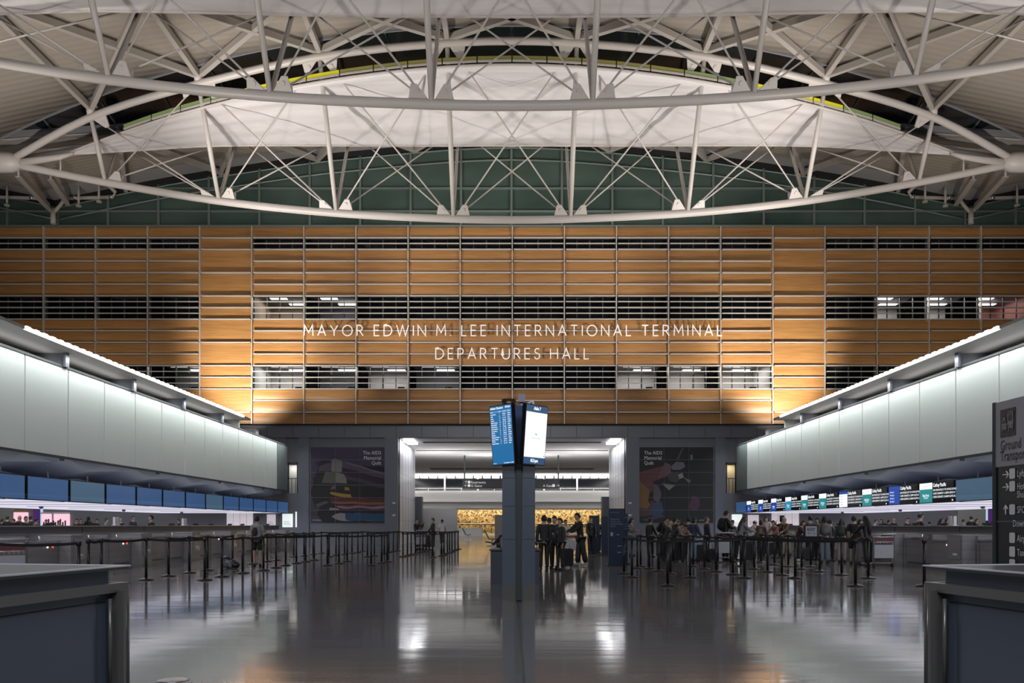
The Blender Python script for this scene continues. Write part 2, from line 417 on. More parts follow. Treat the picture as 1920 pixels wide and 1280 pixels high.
def truss(Yc, label):
    root = empty('roof_truss', (0, Yc, 17.9), label, 'roof truss', 'lens-shaped roof trusses')
    xs = frange(-27.5, 27.5, 44)
    S = M['steelwhite']
    MB().tube([Bp(x, Yc) for x in xs], .20, 14).build('bottom_chord', S, root)
    MB().tube([Fp(x, Yc) for x in xs], .19, 14).build('top_chord', S, root)
    MB().tube([Rp(x, Yc) for x in xs], .19, 14).build('top_chord', S, root)
    for s in (-1, 1):
        c = Vector((s*27.6, Yc, 21.1))
        MB().tube([c-Vector((s*.9, 0, 0)), c-Vector((s*.3, 0, 0)), c+Vector((s*.5, 0, 0)), c+Vector((s*1.2, 0, 0))], [.3, .52, .55, .4], 16).build('end_casting', S, root)
        MB().tube([c+Vector((s*1.2, 0, 0)), c+Vector((s*4.5, 0, .4))], .28, 12).build('end_link', S, root)
        MB().tube([(s*27.0, Yc-.1, 21.0), (s*24.6, Yc-.1, 21.35), (s*23.9, Yc-.1, 21.55)], [.22, .16, .08], 10).build('sail_boom', S, root)
        mb = MB(); mb.tube([(s*24.6, Yc-.1, 21.3), (s*24.6, Yc-.1, 20.45)], .05, 8); mb.ball((s*24.6, Yc-.1, 21.3), .13, .13, .13, 8, 6)
        mb.build('sail_clamp', S, root)
    for i, x in enumerate(NX):
        b_, f_, r_ = Bp(x, Yc), Fp(x, Yc), Rp(x, Yc)
        MB().tube([b_, f_.lerp(b_, .5), f_], [.105, .135, .11], 10).build('post', S, root)
        mb = MB(); d = r_-b_
        mb.bar(b_, r_, .12, .03, (0, 1, 0)); mb.bar(b_+Vector((-.065, 0, 0)), r_+Vector((-.065, 0, 0)), .025, .15, (0, 1, 0)); mb.bar(b_+Vector((.065, 0, 0)), r_+Vector((.065, 0, 0)), .025, .15, (0, 1, 0))
        mb.build('strut', M['steelgrey'], root)
        # sleeve and legs up to the roof beams
        for c in (f_, r_):
            mb = MB(); mb.tube([c+Vector((0, 0, .1)), c+Vector((0, 0, .55))], [.2, .26], 12); mb.tube([c+Vector((0, 0, .55)), c+Vector((0, 0, .68))], .32, 12)
            zt = deckz_mid(x)-.1
            for dx, dy in ((-.35, -.3), (.35, -.3), (0, .3)):
                if c is r_: dy = -dy
                mb.bar(c+Vector((0, 0, .6)), Vector((x+dx, c.y+dy, max(zt, c.z+.9))), .14, .14)
            mb.build('cap', S, root)
    plates = {}
    allx = NX
    def rod(a, b, i):
        MB().tube([a, b], .042, 6).build('rod', S, root)
    for top in (Fp, Rp):
        for i in range(len(allx)):
            for j in (i-1, i+1):
                if 0 <= j < len(allx):
                    a = Bp(allx[i], Yc); t = top(allx[j], Yc); d = (t-a).normalized(); s = 1 if j > i else -1
                    mb = MB(); al = (Bp(allx[i]+s*.5, Yc)-Bp(allx[i], Yc)).normalized()*s
                    p0 = a+Vector((0, 0, .12)); 
                    sa = gusset(mb, p0, t, s, al)
                    mb2 = MB(); al2 = (top(allx[j]-s*.5, Yc)-top(allx[j], Yc)).normalized()
                    q0 = t-Vector((0, 0, .1))
                    sb = gusset(mb2, q0, a, 1, al2)
                    for m_ in ((mb, mb2) if top is Fp else (mb,)):
                        pl = m_.build('pin_plate', S, root); MB().tube(m_.pin, .095, 12).build('pin', S, pl)
                    rod(sa, sb, i)
    return root
TA = truss(YA, 'white steel lens truss nearer the timber wall, its whole lower chord in view')
TB = truss(YB, 'white steel lens truss overhead in front, its upper half cut off by the frame')

SFz = [(0, 24.0), (8.5, 23.62), (17.2, 22.68), (22, 21.95), (24.2, 21.6)]
SRz = [(0, 23.55), (9.9, 23.3), (16.8, 22.8), (21.2, 22.1), (24.2, 21.55)]
def sail(Yc, label):
    root = empty('roof_sail', (0, Yc, 23), label, 'fabric sail', 'white fabric sails under the skylights')
    mb = MB(); NXs, NY = 96, 24; vs = []; fs = []
    for i in range(NXs+1):
        x = -24.2+48.4*i/NXs; e = max(0, 1-(x/24.3)**2)
        yf, yr = Yc-4.45*e-.05, Yc+3.4*e+.05; zf, zr = herm(SFz, x), herm(SRz, x)
        for j in range(NY+1):
            t = j/NY; y = yf+(yr-yf)*t
            z = zf+(zr-zf)*t+.12*e*math.sin(PI*t) + .034*math.sin(t*26+math.sin(x*.22)*2.0)*e
            z += .5*e*math.sin(PI*t)**2*0
            vs.append((x, y, z))
    for i in range(NXs):
        for j in range(NY):
            k = i*(NY+1)+j; fs.append((k, k+NY+1, k+NY+2, k+1))
    mb.add(vs, fs, True); o = mb.build('membrane', M['sail'], root)
    md = o.modifiers.new('thick', 'SOLIDIFY'); md.thickness = .02
    for yfn, tab, nm in ((lambda x: Yc-4.5*max(0, 1-(x/24.3)**2), SFz, 'edge_tube'), (lambda x: Yc+3.45*max(0, 1-(x/24.3)**2), SRz, 'edge_tube')):
        MB().tube([(x, yfn(x), herm(tab, x)) for x in frange(-24.1, 24.1, 60)], .07, 8).build(nm, M['steelwhite'], root)
    # strip of coloured glass along the front edge
    seg = 1.72; n = 24; x0 = -seg*n/2
    cols = {}
    for k in range(n):
        xa, xb = x0+seg*k+.03, x0+seg*(k+1)-.03; xm = (xa+xb)/2; g = WX(0)*0+xm
        if -13.0 < xm < -9.3 or 11.8 < xm < 13.0 or 14.2 < xm < 17.5 or 9.5 < xm < 10.9: m = M['dichro_y']
        elif abs(xm) < 9: m = M['dichro_o']
        else: m = M['dichro_g']
        mb = MB(); pa = Vector((xa, Yc-4.6*(1-(xa/24.3)**2), herm(SFz, xa)+.12)); pb = Vector((xb, Yc-4.6*(1-(xb/24.3)**2), herm(SFz, xb)+.12))
        mb.bar(pa+Vector((0, 0, .17)), pb+Vector((0, 0, .17)), .03, .20)
        mb.build('glass_strip', m, root)
        mb = MB(); mb.bar(pa+Vector((0, -.02, .02)), pb+Vector((0, -.02, .02)), .05, .09); mb.build('glass_curb', M['steelwhite'], root)
    return root
sail(YA, 'white fabric sail hung in the far lens truss, brightly lit, whole sail in view')
sail(YB, 'white fabric sail hung in the near lens truss, only its rear edge in view')
# roof beams under the deck: from each front chord node back to the nearer truss
def beam(a, b, label):
    o = tag(MB().bar(a, b, .24, .30).build('roof_beam', M['steelgrey'], loc=a), label, 'roof beam', 'diagonal beams under the roof deck'); return o
words = ['one', 'two', 'three', 'four', 'five', 'six', 'seven', 'eight', 'nine', 'ten', 'eleven', 'twelve', 'thirteen', 'fourteen', 'fifteen', 'sixteen', 'seventeen', 'eighteen', 'nineteen', 'twenty', 'twenty one', 'twenty two', 'twenty three', 'twenty four', 'twenty five', 'twenty six']
ordn = ['first', 'second', 'third', 'fourth', 'fifth', 'sixth', 'seventh', 'eighth', 'ninth', 'tenth', 'eleventh', 'twelfth', 'thirteenth', 'fourteenth', 'fifteenth', 'sixteenth', 'seventeenth', 'eighteenth', 'nineteenth', 'twentieth']
def dz(p, q=.28): return Vector((p.x, p.y, deckz_mid(p.x)-q))
for i, x in enumerate(NX):
    a = dz(Fp(x)); side = 'left' if x < 0 else 'right'
    order = ordn[3-i] if x < 0 else ordn[i-4]
    for dj, what in ((-1, 'leaning left'), (0, 'running straight'), (1, 'leaning right')):
        if 0 <= i+dj < 8:
            b_ = dz(Rp(NX[i+dj], YB)); beam(a, b_, 'grey roof beam %s forward from the %s far-truss post %s of centre' % (what, order, side))
for i, x in enumerate(NX):
    for dj in (-1, 1):
        a = dz(Rp(x)); xx = x+dj*3.2
        b_ = Vector((xx, YW-.2, deckz_wall(xx)-.45))
        side = 'left' if x < 0 else 'right'; order = ordn[3-i] if x < 0 else ordn[i-4]
        beam(a, b_, 'grey roof beam from far truss to glazed wall leaning %s at the %s post %s of centre' % ('left' if dj < 0 else 'right', order, side))

# ------------------------------------------------------------------ clerestory above the timber wall
ztop = 20.98
mb = MB(); xs = frange(-38, 38, 76)
vs = []; fs = []
for x in xs: vs += [(x, YW+.1, ztop), (x, YW+.1, deckz_wall(x)-.3)]
for i in range(len(xs)-1): fs.append((2*i, 2*i+2, 2*i+3, 2*i+1))
mb.add(vs, fs); struct(mb.build('window_2', M['green_glass']))
mb = MB()
for k in range(-11, 12):
    x = WX(959+94.5*k); mb.box(x-.07, x+.07, YW-.06, YW+.08, ztop, deckz_wall(x)-.35)
for py in (396, 353): mb.box(-38 if py == 396 else -24, 38 if py == 396 else 24, YW-.05, YW+.08, WZ(py)-.06, WZ(py)+.06)
for dzv in (.55, 1.35):
    mb.tube([(x, YW, deckz_wall(x)-dzv) for x in frange(-30, 30, 40)], .07, 6)
    for s in (-1, 1): mb.tube([(x*s, YW, deckz_wall(x)-dzv) for x in frange(30, 38, 8)], .07, 6)
mb.box(-38, 38, YW-.1, YW+.1, ztop-.02, ztop+.1)
struct(mb.build('trim_4', M['mullion']))
mb = MB()
for a_, b_ in zip(xs[:-1], xs[1:]):
    mb.bar((a_, YW-.3, deckz_wall(a_)-.34), (b_, YW-.3, deckz_wall(b_)-.34), .1, .36)
struct(mb.build('trim_5', M['slot']))
mb = MB()
for a_, b_ in zip(xs[:-1], xs[1:]):
    mb.add([(a_, YW-2.2, deckz_wall(a_)-.22), (b_, YW-2.2, deckz_wall(b_)-.22), (b_, YW-.32, deckz_wall(b_)-.20), (a_, YW-.32, deckz_wall(a_)-.20)], [(0, 1, 2, 3)])
struct(mb.build('trim_13', mat('ceiling_edge_panel', (.34, .33, .33), .5)))
# drain pipes at the two roof valleys
for s, sd in ((-1, 'left'), (1, 'right')):
    root = empty('drain_pipe', (s*30, YW-.5, ztop), 'grey forked drain pipe at the %s roof valley above the timber wall' % sd, 'pipe', 'drain pipes at the roof valleys')
    x = s*30; y = YW-.55
    MB().tube([(x, y, ztop), (x, y, ztop+1.0)], .17, 10).build('riser', M['steelgrey'], root)
    for t in (-1, 1):
        MB().tube([(x, y, ztop+.7), (x+t*.45, y, ztop+1.2), (x+t*.7, y, ztop+1.55), (x+t*1.1, y, ztop+1.68), (x+t*3.9, y, ztop+1.75), (x+t*4.2, y-.3, ztop+1.95), (x+t*3.4, y-1.3, ztop+2.9)], .12, 10).build('branch', M['steelgrey'], root)
        mb = MB()
        for q in (1.3, 3.7): mb.tube([(x+t*q, y, ztop+1.68+q*.02), (x+t*(q+.2), y, ztop+1.69+q*.02)], .15, 10)
        mb.build('coupling', M['steellight'], root)
    for q, nm in ((-2.4, 'outer'), (2.2, 'inner'), (3.5, 'innermost')):
        xx = x-s*q
        zz = deckz_wall(xx)-.1
        mb = MB(); mb.tube([(xx, YW-1.6, zz+.1), (xx, YW-1.6, zz-1.35)], .07, 8); mb.tube([(xx, YW-1.6, zz-1.35), (xx, YW-1.6, zz-1.45)], .17, 10)
        tag(mb.build('hanging_light', M['steelgrey'], loc=(xx, YW-1.6, zz-1.4)), 'small pendant fitting on a stem, %s one beside the %s roof valley' % (nm, sd), 'pendant light', 'stem fittings at the roof valleys')
    # haunched beams reaching down to the valley
    for q in (0, 1):
        a, b_ = ((Vector((s*27.3, 47.2, 20.75)), Vector((s*30.1, 55.5, 22.0))), (Vector((s*26.6, 49.2, 21.4)), Vector((s*28.9, 55.6, 22.3))))[q]
        mb = MB(); mb.bar(a, b_, .10, .38)
        mb.bar(a+Vector((0, 0, -.20)), b_+Vector((0, 0, -.20)), .32, .04)
        tag(mb.build('valley_beam', M['steelgrey'], loc=a), 'deep grey beam sloping to the %s roof valley, %s of the pair' % (sd, 'outer' if q == 0 else 'inner'), 'roof beam', 'deep beams at the roof valleys')

# ------------------------------------------------------------------ timber wall
BAY = 97.5*K; ROW = 21.75*K
def zrow(k): return ztop-.0-ROW*k
wins = {1: 2, 6: 3, 7: 3, 12: 3, 13: 3}
bays = list(range(-10, 10))
def special(b_): return b_ in (-6, 5)
wall = MB(); fins = MB(); mull = MB()
def panel(x0, x1, zb, zt):
    # slightly dished panel
    n = 4; vs = []; fs = []
    for i in range(n+1):
        t = i/n; z = zb+.03+(zt-zb-.06)*t; y = YW+.05-.05*math.sin(PI*t)
        vs += [(x0+.03, y, z), (x1-.03, y, z)]
    for i in range(n): fs.append((2*i, 2*i+1, 2*i+3, 2*i+2))
    wall.add(vs, fs, True)
for b_ in bays:
    x0, x1 = WX(960.5)+b_*BAY, WX(960.5)+(b_+1)*BAY
    if special(b_): rows = [(0, 1), (1, 2), (2, 4), (4, 6), (6, 7), (7, 8), (8, 10), (10, 12), (12, 13), (13, 14), (14, 16), (16, 17)]
    else: rows = [(k, k+1) for k in range(17)]
    for k0, k1 in rows:
        if not special(b_) and k0 in wins:
            continue
        panel(x0, x1, zrow(k1), zrow(k0))
    edges = set(k for r in rows for k in r[1:])
    for k in edges:
        if k == 17: continue
        z = zrow(k); fins.box(x0+.10, x1-.07, YW-.18, YW+.05, z-.015, z+.015); fins.box(x0+.10, x1-.07, YW-.20, YW-.17, z-.035, z+.03)
    if not special(b_):
        for k in (1, 6, 7, 12, 13):
            z = zrow(k+.5); fins.box(x0+.10, x1-.07, YW-.16, YW-.04, z-.012, z+.012); fins.box(x0+.10, x1-.07, YW-.19, YW-.16, z-.035, z+.03)
    mull.box(x0-.027, x0+.027, YW-.16, YW+.1, zrow(17), ztop)
# backing behind the timber rows, leaving the window rows open
def backing(k0, k1, m=M['joint']):
    wall.m = 1; wall.box(-38, 38, YW+.1, YW+.3, zrow(k1), zrow(k0)); wall.m = 0
for k0, k1 in ((0, 1), (2, 6), (8, 12), (14, 17)): backing(k0, k1)
wall.m = 1
for b_ in (-6, 5):
    x0, x1 = WX(960.5)+b_*BAY, WX(960.5)+(b_+1)*BAY; wall.box(x0, x1, YW+.1, YW+.3, zrow(17), ztop)
wall.m = 0
struct(wall.build('wall_back', [M['timber'], M['joint']]))
struct(fins.build('trim_6', M['alu'])); struct(mull.build('trim_7', M['alu']))
# offices behind the three window bands
offw = mat('office_wall', (.62, .60, .58), .6); offg = mat('office_grey', (.22, .22, .24), .6); offd = mat('office_dark', (.015, .016, .02), .6)
offwarm = mat('office_warm', (.55, .43, .32), .6); offpink = mat('office_pink', (.5, .2, .17), .6)
clear = mat('window_glass', (.02, .02, .025), .05, trans=0, alpha=.15)
def office(ztopk, zbotk, lit, idx):
    z1, z0 = zrow(ztopk), zrow(zbotk); D = 4.5
    mb = MB(); xa, xb = -38, 38
    mb.box(xa, xb, YW+.35, YW+D, z0-.75, z0-.6); struct(mb.build('floor', offg))
    mb = MB(); mb.box(xa, xb, YW+.35, YW+D, z1+.5, z1+.6)
    struct(mb.build('ceiling', offg))
    mb = MB(); mb.box(-38, 38, YW+.22, YW+.24, z0, z1); struct(mb.build('window_%d' % (3+idx), clear))
    mb = MB()
    for k in range(-44, 44):
        x = WX(960.5)+k*BAY/4
        wd = .05 if k % 2 else .09
        mb.box(x-wd/2, x+wd/2, YW+.3, YW+.38, z0, z1)
    struct(mb.build('trim_8', M['mullion']))
    for b_ in bays:
        if special(b_): continue
        x0, x1 = WX(960.5)+b_*BAY, WX(960.5)+(b_+1)*BAY
        st = lit.get(b_, 'd')
        m = {'w': offw, 'g': offg, 'd': offd, 'm': offwarm, 'p': offpink}[st[0]]
        mb = MB(); mb.box(x0, x1, YW+D, YW+D+.1, z0-.6, z1+.5)
        mb.box(x0-.03, x0+.03, YW+.45, YW+D, z0-.6, z1+.5); mb.box(x1-.03, x1+.03, YW+.45, YW+D, z0-.6, z1+.5)
        struct(mb.build('wall_office', m))
        if st[0] != 'd':
            mb = MB()
            mb.box(x0+.7, x1-1.6, YW+1.6, YW+2.0, z1+.30, z1+.34)
            mb.box(x0+1.6, x1-.6, YW+3.1, YW+3.5, z1+.30, z1+.34)
            em = M['office'] if st[0] in 'wm' else M['lamp']
            tag(mb.build('ceiling_lamp', em, loc=((x0+x1)/2, YW+2, z1+.4)), 'office ceiling lamp pair behind the %s timber-wall window, bay %s %s' % (('topmost', 'middle', 'lowest')[idx], words[min(25, abs(b_+.5).__int__())], 'left of centre' if b_ < 0 else 'right of centre'), 'ceiling lamp', 'office ceiling lamps')
            area('office_lamp', ((x0+x1)/2, YW+2.2, z1+.25), ((x0+x1)/2, YW+2.2, z0), 2.4, 2.5, {'w': 110, 'g': 28, 'm': 60, 'p': 45}[st[0]], (1, .96, .93))
            rnd = random.Random(b_*7+idx)
            wh = 'the %s band of office windows, bay %s %s' % (('top', 'middle', 'lowest')[idx], words[abs(b_ if b_ >= 0 else b_+1)], 'left of centre' if b_ < 0 else 'right of centre')
            mb = MB(); q = rnd.uniform(.3, 1.3)
            mb.box(x0+q, x0+q+1.3, YW+2.6, YW+3.2, z0-.6, z0+.12)
            tag(mb.build('filing_cabinet', rnd.choice([offd, offwarm, offg]), loc=(x0+q+.6, YW+2.9, z0-.6)), 'office cabinet inside '+wh, 'cabinet', 'office furniture behind the timber wall')
            mb = MB(); q2 = q+1.55; mb.box(x0+q2, x0+q2+.45, YW+1.6, YW+1.7, z0-.1, z0+.42); mb.box(x0+q2, x0+q2+.45, YW+1.5, YW+1.9, z0-.2, z0-.12); mb.tube([(x0+q2+.22, YW+1.7, z0-.6), (x0+q2+.22, YW+1.7, z0-.2)], .04, 6); mb.box(x0+q2, x0+q2+.45, YW+1.45, YW+1.95, z0-.62, z0-.57)
            tag(mb.build('office_chair', M['black'], loc=(x0+q2, YW+1.6, z0-.6)), 'dark office chair inside '+wh, 'chair', 'office chairs behind the timber wall')
office(1, 2, {}, 0)
office(6, 8, {-5: 'm', -4: 'g', 7: 'w', 8: 'w', 9: 'p'}, 1)
office(12, 14, {-7: 'g', -5: 'w', -4: 'g', -3: 'w', -2: 'g', 2: 'w', 3: 'w', 4: 'w'}, 2)

# big sign letters, drawn as strokes
def arc(cx, cy, rx, ry, a0, a1, n=14): return [(cx+rx*math.cos(math.radians(a0+(a1-a0)*i/n)), cy+ry*math.sin(math.radians(a0+(a1-a0)*i/n))) for i in range(n+1)]
GL = {
 'M': (.86, [[(.0, 0), (.06, 1), (.43, .3), (.80, 1), (.86, 0)]]),
 'A': (.74, [[(0, 0), (.37, 1), (.74, 0)], [(.13, .33), (.61, .33)]]),
 'Y': (.70, [[(0, 1), (.35, .45), (.70, 1)], [(.35, .45), (.35, 0)]]),
 'O': (.92, [arc(.46, .5, .46, .5, 0, 360, 28)]),
 'R': (.58, [[(0, 0), (0, 1), (.22, 1)]+arc(.24, .74, .26, .26, 90, -90)+[(0, .48)], [(.24, .48), (.58, 0)]]),
 'E': (.48, [[(.48, 1), (0, 1), (0, 0), (.48, 0)], [(0, .52), (.44, .52)]]),
 'D': (.74, [[(0, 0), (0, 1), (.24, 1)]+arc(.24, .5, .5, .5, 90, -90)+[(0, 0)]]),
 'W': (1.14, [[(0, 1), (.29, 0), (.57, 1), (.85, 0), (1.14, 1)]]),
 'I': (.0, [[(0, 0), (0, 1)]]),
 'N': (.70, [[(0, 0), (0, 1), (.70, 0), (.70, 1)]]),
 '.': (.02, [[(0, 0), (0, .07)]]),
 'L': (.44, [[(0, 1), (0, 0), (.44, 0)]]),
 'T': (.62, [[(0, 1), (.62, 1)], [(.31, 1), (.31, 0)]]),
 'P': (.50, [[(0, 0), (0, 1), (.22, 1)]+arc(.24, .73, .26, .27, 90, -90)+[(0, .46)]]),
 'U': (.66, [[(0, 1), (0, .33)]+arc(.33, .33, .33, .33, 180, 360)+[(.66, 1)]]),
 'S': (.46, [[(.43, .90)]+arc(.25, .75, .22, .25, 60, 215, 10)+arc(.22, .27, .25, .27, 50, -150, 12)+[(.0, .12)]]),
 'H': (.68, [[(0, 0), (0, 1)], [(.68, 0), (.68, 1)], [(0, .52), (.68, .52)]]),
}
def stroke(mb, pts, wd, y0, y1, ox, oz, sc_):
    """flat ribbon with mitred joints, extruded in y"""
    P2 = [Vector((ox+a*sc_, oz+b_*sc_)) for a, b_ in pts]; n = len(P2)
    closed = (P2[0]-P2[-1]).length < 1e-3
    L, R = [], []
    for i, p in enumerate(P2):
        d0 = (p-P2[i-1]) if i else (P2[-1]-P2[-2] if closed else P2[1]-p)
        d1 = (P2[i+1]-p) if i < n-1 else (P2[1]-P2[0] if closed else p-P2[-2])
        d0 = d0.normalized(); d1 = d1.normalized(); t = (d0+d1)
        t = t.normalized() if t.length > 1e-4 else d1
        nn = Vector((-t.y, t.x)); c = max(.35, abs(nn.dot(Vector((-d1.y, d1.x)))))
        L.append(p+nn*wd/2/c); R.append(p-nn*wd/2/c)
    vs = []
    for a, b_ in zip(L, R): vs += [(a.x, y0, a.y), (b_.x, y0, b_.y), (a.x, y1, a.y), (b_.x, y1, b_.y)]
    fs = []
    for i in range(n-1):
        k = 4*i; fs += [(k, k+4, k+5, k+1), (k+2, k+3, k+7, k+6), (k, k+2, k+6, k+4), (k+1, k+5, k+7, k+3)]
    fs += [(0, 1, 3, 2), (4*n-4, 4*n-2, 4*n-1, 4*n-3)]
    mb.add(vs, fs)
def sign_line(s, px0, px1, pyb, pyt, label):
    yb = YW-.42; k = yb/F
    z0 = H+(HZ-pyb)*k; ch = (pyb-pyt)*k; xa, xb = (px0-960)*k, (px1-960)*k
    sp = .27; wsp = .87; tot = 0
    for i, c in enumerate(s):
        tot += wsp-sp if c == ' ' else GL[c][0]+sp
    tot -= sp
    xsc = (xb-xa)/(tot*ch)
    # letter spacing absorbs the difference
    nl = len([c for c in s if c != ' '])
    glyphs = sum(GL[c][0] for c in s if c != ' '); gap = ((xb-xa)/ch-glyphs-(s.count(' ')*(wsp-sp)))/(nl-1)
    root = empty('wall_lettering', ((xa+xb)/2, yb, z0), label, 'sign lettering')
    x = xa
    for c in s:
        if c == ' ': x += (wsp-sp)*ch; continue
        mb = MB()
        for st in GL[c][1]: stroke(mb, st, .10*ch if c != '.' else .13*ch, yb, yb+.06, x, z0, ch)
        gx = x+GL[c][0]*ch/2
        mb.tube([(gx, yb+.05, z0+ch*.5), (gx, YW-.1, z0+ch*.5)], .012, 5)
        mb.build('letter', M['letter'], root)
        x += (GL[c][0]+gap)*ch
sign_line('MAYOR EDWIN M. LEE INTERNATIONAL TERMINAL', 570, 1354, 629, 609.5, 'white sign letters reading MAYOR EDWIN M. LEE INTERNATIONAL TERMINAL across the timber wall')
sign_line('DEPARTURES HALL', 817, 1104, 672.5, 653, 'white sign letters reading DEPARTURES HALL below the longer line')

# ------------------------------------------------------------------ lower back wall
zh = 7.88; zo = 7.07
mb = MB()
mb.box(-38, 38, YW-.05, YW+.6, zo, zh-.02)
for s in (-1, 1): mb.box(min(s*7.5, s*14.1), max(s*7.5, s*14.1), YW+.1, YW+.6, 0, zo)
struct(mb.build('wall_back', M['wallgrey']))
mb = MB()
for k in range(-12, 13): mb.box(k*1.7-.012+.85, k*1.7+.012+.85, YW-.06, YW-.045, zo, zh)
mb.box(-38, 38, YW-.12, YW+.0, zh-.05, zh)
mb.box(-15, 15, YW-.07, YW-.045, zo-.03, zo)
struct(mb.build('trim_9', M['joint']))
for s, nm in ((-1, 'left'), (1, 'right')):
    mb = MB(); a, b_ = sorted((s*7.5, s*8.4)); mb.box(a, b_, YW-.1, YW+.65, 0, zo); struct(mb.build('wall_'+nm, M['pilaster']))
    mb = MB(); a, b_ = sorted((s*13.4, s*14.1)); mb.box(a, b_, YW-.06, YW+.6, 0, zo); struct(mb.build('wall_'+nm, M['pilaster']))
    # glossy jamb of the passage
    mb = MB(); a, b_ = sorted((s*7.5, s*8.4)); mb.box(a, b_, YW+.65, 66, 0, zo-.01); struct(mb.build('wall_'+nm, M['glosswhite']))
    mb = MB()
    for j in range(1, 6): mb.box(min(s*7.49, s*7.51), max(s*7.49, s*7.51), YW+.7+j*1.55-.01, YW+.7+j*1.55+.01, 0, zo)
    for z in (1.6, 3.2, 4.8): mb.box(min(s*7.49, s*7.51), max(s*7.49, s*7.51), YW+.7, 66, z-.008, z+.008)
    struct(mb.build('trim_10', M['wallgrey']))
    # lamps recessed at the head of each jamb
    root = empty('cove_light', (s*6.6, 59, zo), 'white cove light at the head of the %s passage jamb' % nm, 'light', 'cove lights of the passage')
    for j in range(3):
        MB().box(s*6.95-.35, s*6.95+.35, 57.2+j*1.0, 57.8+j*1.0, zo-.14, zo-.02).build('lamp', M['lamp'], root)
    # wall mounted small plates on the pilaster
    for z, q in ((2.75, 'upper'), (1.95, 'lower')):
        mb = MB(); mb.box(s*7.78-.1, s*7.78+.1, YW-.13, YW-.1, z-.05, z+.05); tag(mb.build('wall_plate', M['white'], loc=(s*7.78, YW-.12, z)), '%s small white plate on the %s blue-grey pilaster' % (q, nm), 'wall plate', 'small plates on the pilasters')
    # dark piers inside
    mb = MB(); a, b_ = sorted((s*7.55, s*7.0)); mb.box(a, b_, 66.2, 67.2, 0, 3.5); tag(mb.build('pier', M['darkframe'], loc=(s*7.3, 66.7, 0)), 'dark grey pier standing at the %s end of the passage' % nm, 'pier', 'dark piers')
    # balcony window on the wall above the check-in soffit
    x0, x1 = sorted((s*14.15, s*14.95))
    mb = MB(); mb.box(x0, x1, YW+.9, YW+1.0, 3.4, 5.45); struct(mb.build('wall_'+nm, offw if s < 0 else offwarm))
    area('balcony_lamp', ((x0+x1)/2, YW+.5, 5.3), ((x0+x1)/2, YW+.8, 3), .6, .3, 9, (1, .97, .9) if s < 0 else (1, .98, .65))
    mb = MB(); mb.box(x0, x0+.06, YW, YW+.12, 3.4, 5.45); mb.box(x1-.06, x1, YW, YW+.12, 3.4, 5.45); mb.box(x0, x1, YW, YW+.12, 5.38, 5.45)
    mb.box(x0, x1, YW-.05, YW+.0, 4.35, 4.4); 
    for q in (.15, .4, .65): mb.box(x0+q, x0+q+.03, YW-.05, YW+0, 3.4, 4.4)
    struct(mb.build('window_9', M['darkframe']))
    mb = MB(); mb.box(min(s*14.1, s*15.3), max(s*14.1, s*15.3), YW+.02, YW+.5, 0, 3.4); mb.box(min(s*14.1, s*16.2), max(s*14.1, s*16.2), YW+.1, YW+.5, 5.45, zo); a, b_ = sorted((s*14.95, s*38)); mb.box(a, b_, YW+.05, YW+.5, 3.4, zo); struct(mb.build('wall_back', M['wallgrey']))
# passage and concourse ceiling
mb = MB(); mb.box(-30, 30, YW+.6, 112, zo, zo+.2); struct(mb.build('ceiling', M['ceil']))
mb = MB(); mb.box(-6.2, 6.2, 59.1, 59.9, zo-.02, zo); mb.box(-8.4, 8.4, 86.5, 89, zo-.02, zo); mb.box(-7.4, 7.4, 65.9, 66.1, zo-.03, zo); struct(mb.build('trim_11', M['slot']))
YC = 100
# row of ceiling lights before the far glazing
for k in range(-12, 13):
    mb = MB(); x = k*1.04+.2; mb.box(x-.42, x+.42, YC-1.5, YC-.5, zo-.32, zo-.02)
    tag(mb.build('ceiling_light', M['boxlamp'], loc=(x, YC-1, zo-.1)), 'white box light, %s' % ('centre of the concourse ceiling row' if k == 0 else '%s %s of centre in the concourse ceiling row' % (ordn[abs(k)-1], 'left' if k < 0 else 'right')), 'ceiling light', 'box lights at the end of the concourse ceiling')
kz = YC/F
def cz(py, Y=YC): return H+(HZ-py)*Y/F
mb = MB(); mb.box(-20, 20, YC, YC+.1, cz(919), zo); struct(mb.build('window_10', M['nightglass']))
mb = MB()
for px in (834, 896, 1020, 1082, 958, 772, 1144): mb.box((px-960)*kz-.1, (px-960)*kz+.1, YC-.1, YC, cz(919), cz(897))
for px in (803, 865, 927, 989, 1051, 1113): mb.box((px-960)*kz-.04, (px-960)*kz+.04, YC-.08, YC, cz(919), cz(915))
mb.box(-20, 20, YC-.35, YC+.1, cz(940), cz(919.5)); mb.box(-20, 20, YC-.5, YC+.2, cz(941), cz(939))
struct(mb.build('trim_12', M['white']))
mb = MB(); mb.box(-20, 20, YC-.2, YC+.3, cz(953), cz(941)); mb.box(-20, 20, YC+.3, 108, cz(953), cz(953)+.1); struct(mb.build('wall_back', M['ceil']))
mb = MB(); mb.box(-10, 16, 108, 108.3, 0.0, 3.4); struct(mb.build('wall_back', M['mosaic']))
mb = MB(); mb.box(-10, 16, 107.9, 108, 0, .25); mb.box(-10, 16, 107.9, 108, 1.45, 1.53); struct(mb.build('baseboard_back', M['white']))
mb = MB(); mb.box(-7.9, -4.77, 74, 74.3, 0, 2.75); mb.box(-4.85, -4.75, 73.95, 74.35, 0, 2.78); struct(mb.build('wall_left', mat('partition', (.30, .30, .31), .6)))
mb = MB(); mb.box(-6.4, -3.5, 100.5, 101, 0, .95); tag(mb.build('low_counter', M['white'], loc=(-5, 100.7, 0)), 'low white counter before the gold mosaic wall', 'counter')
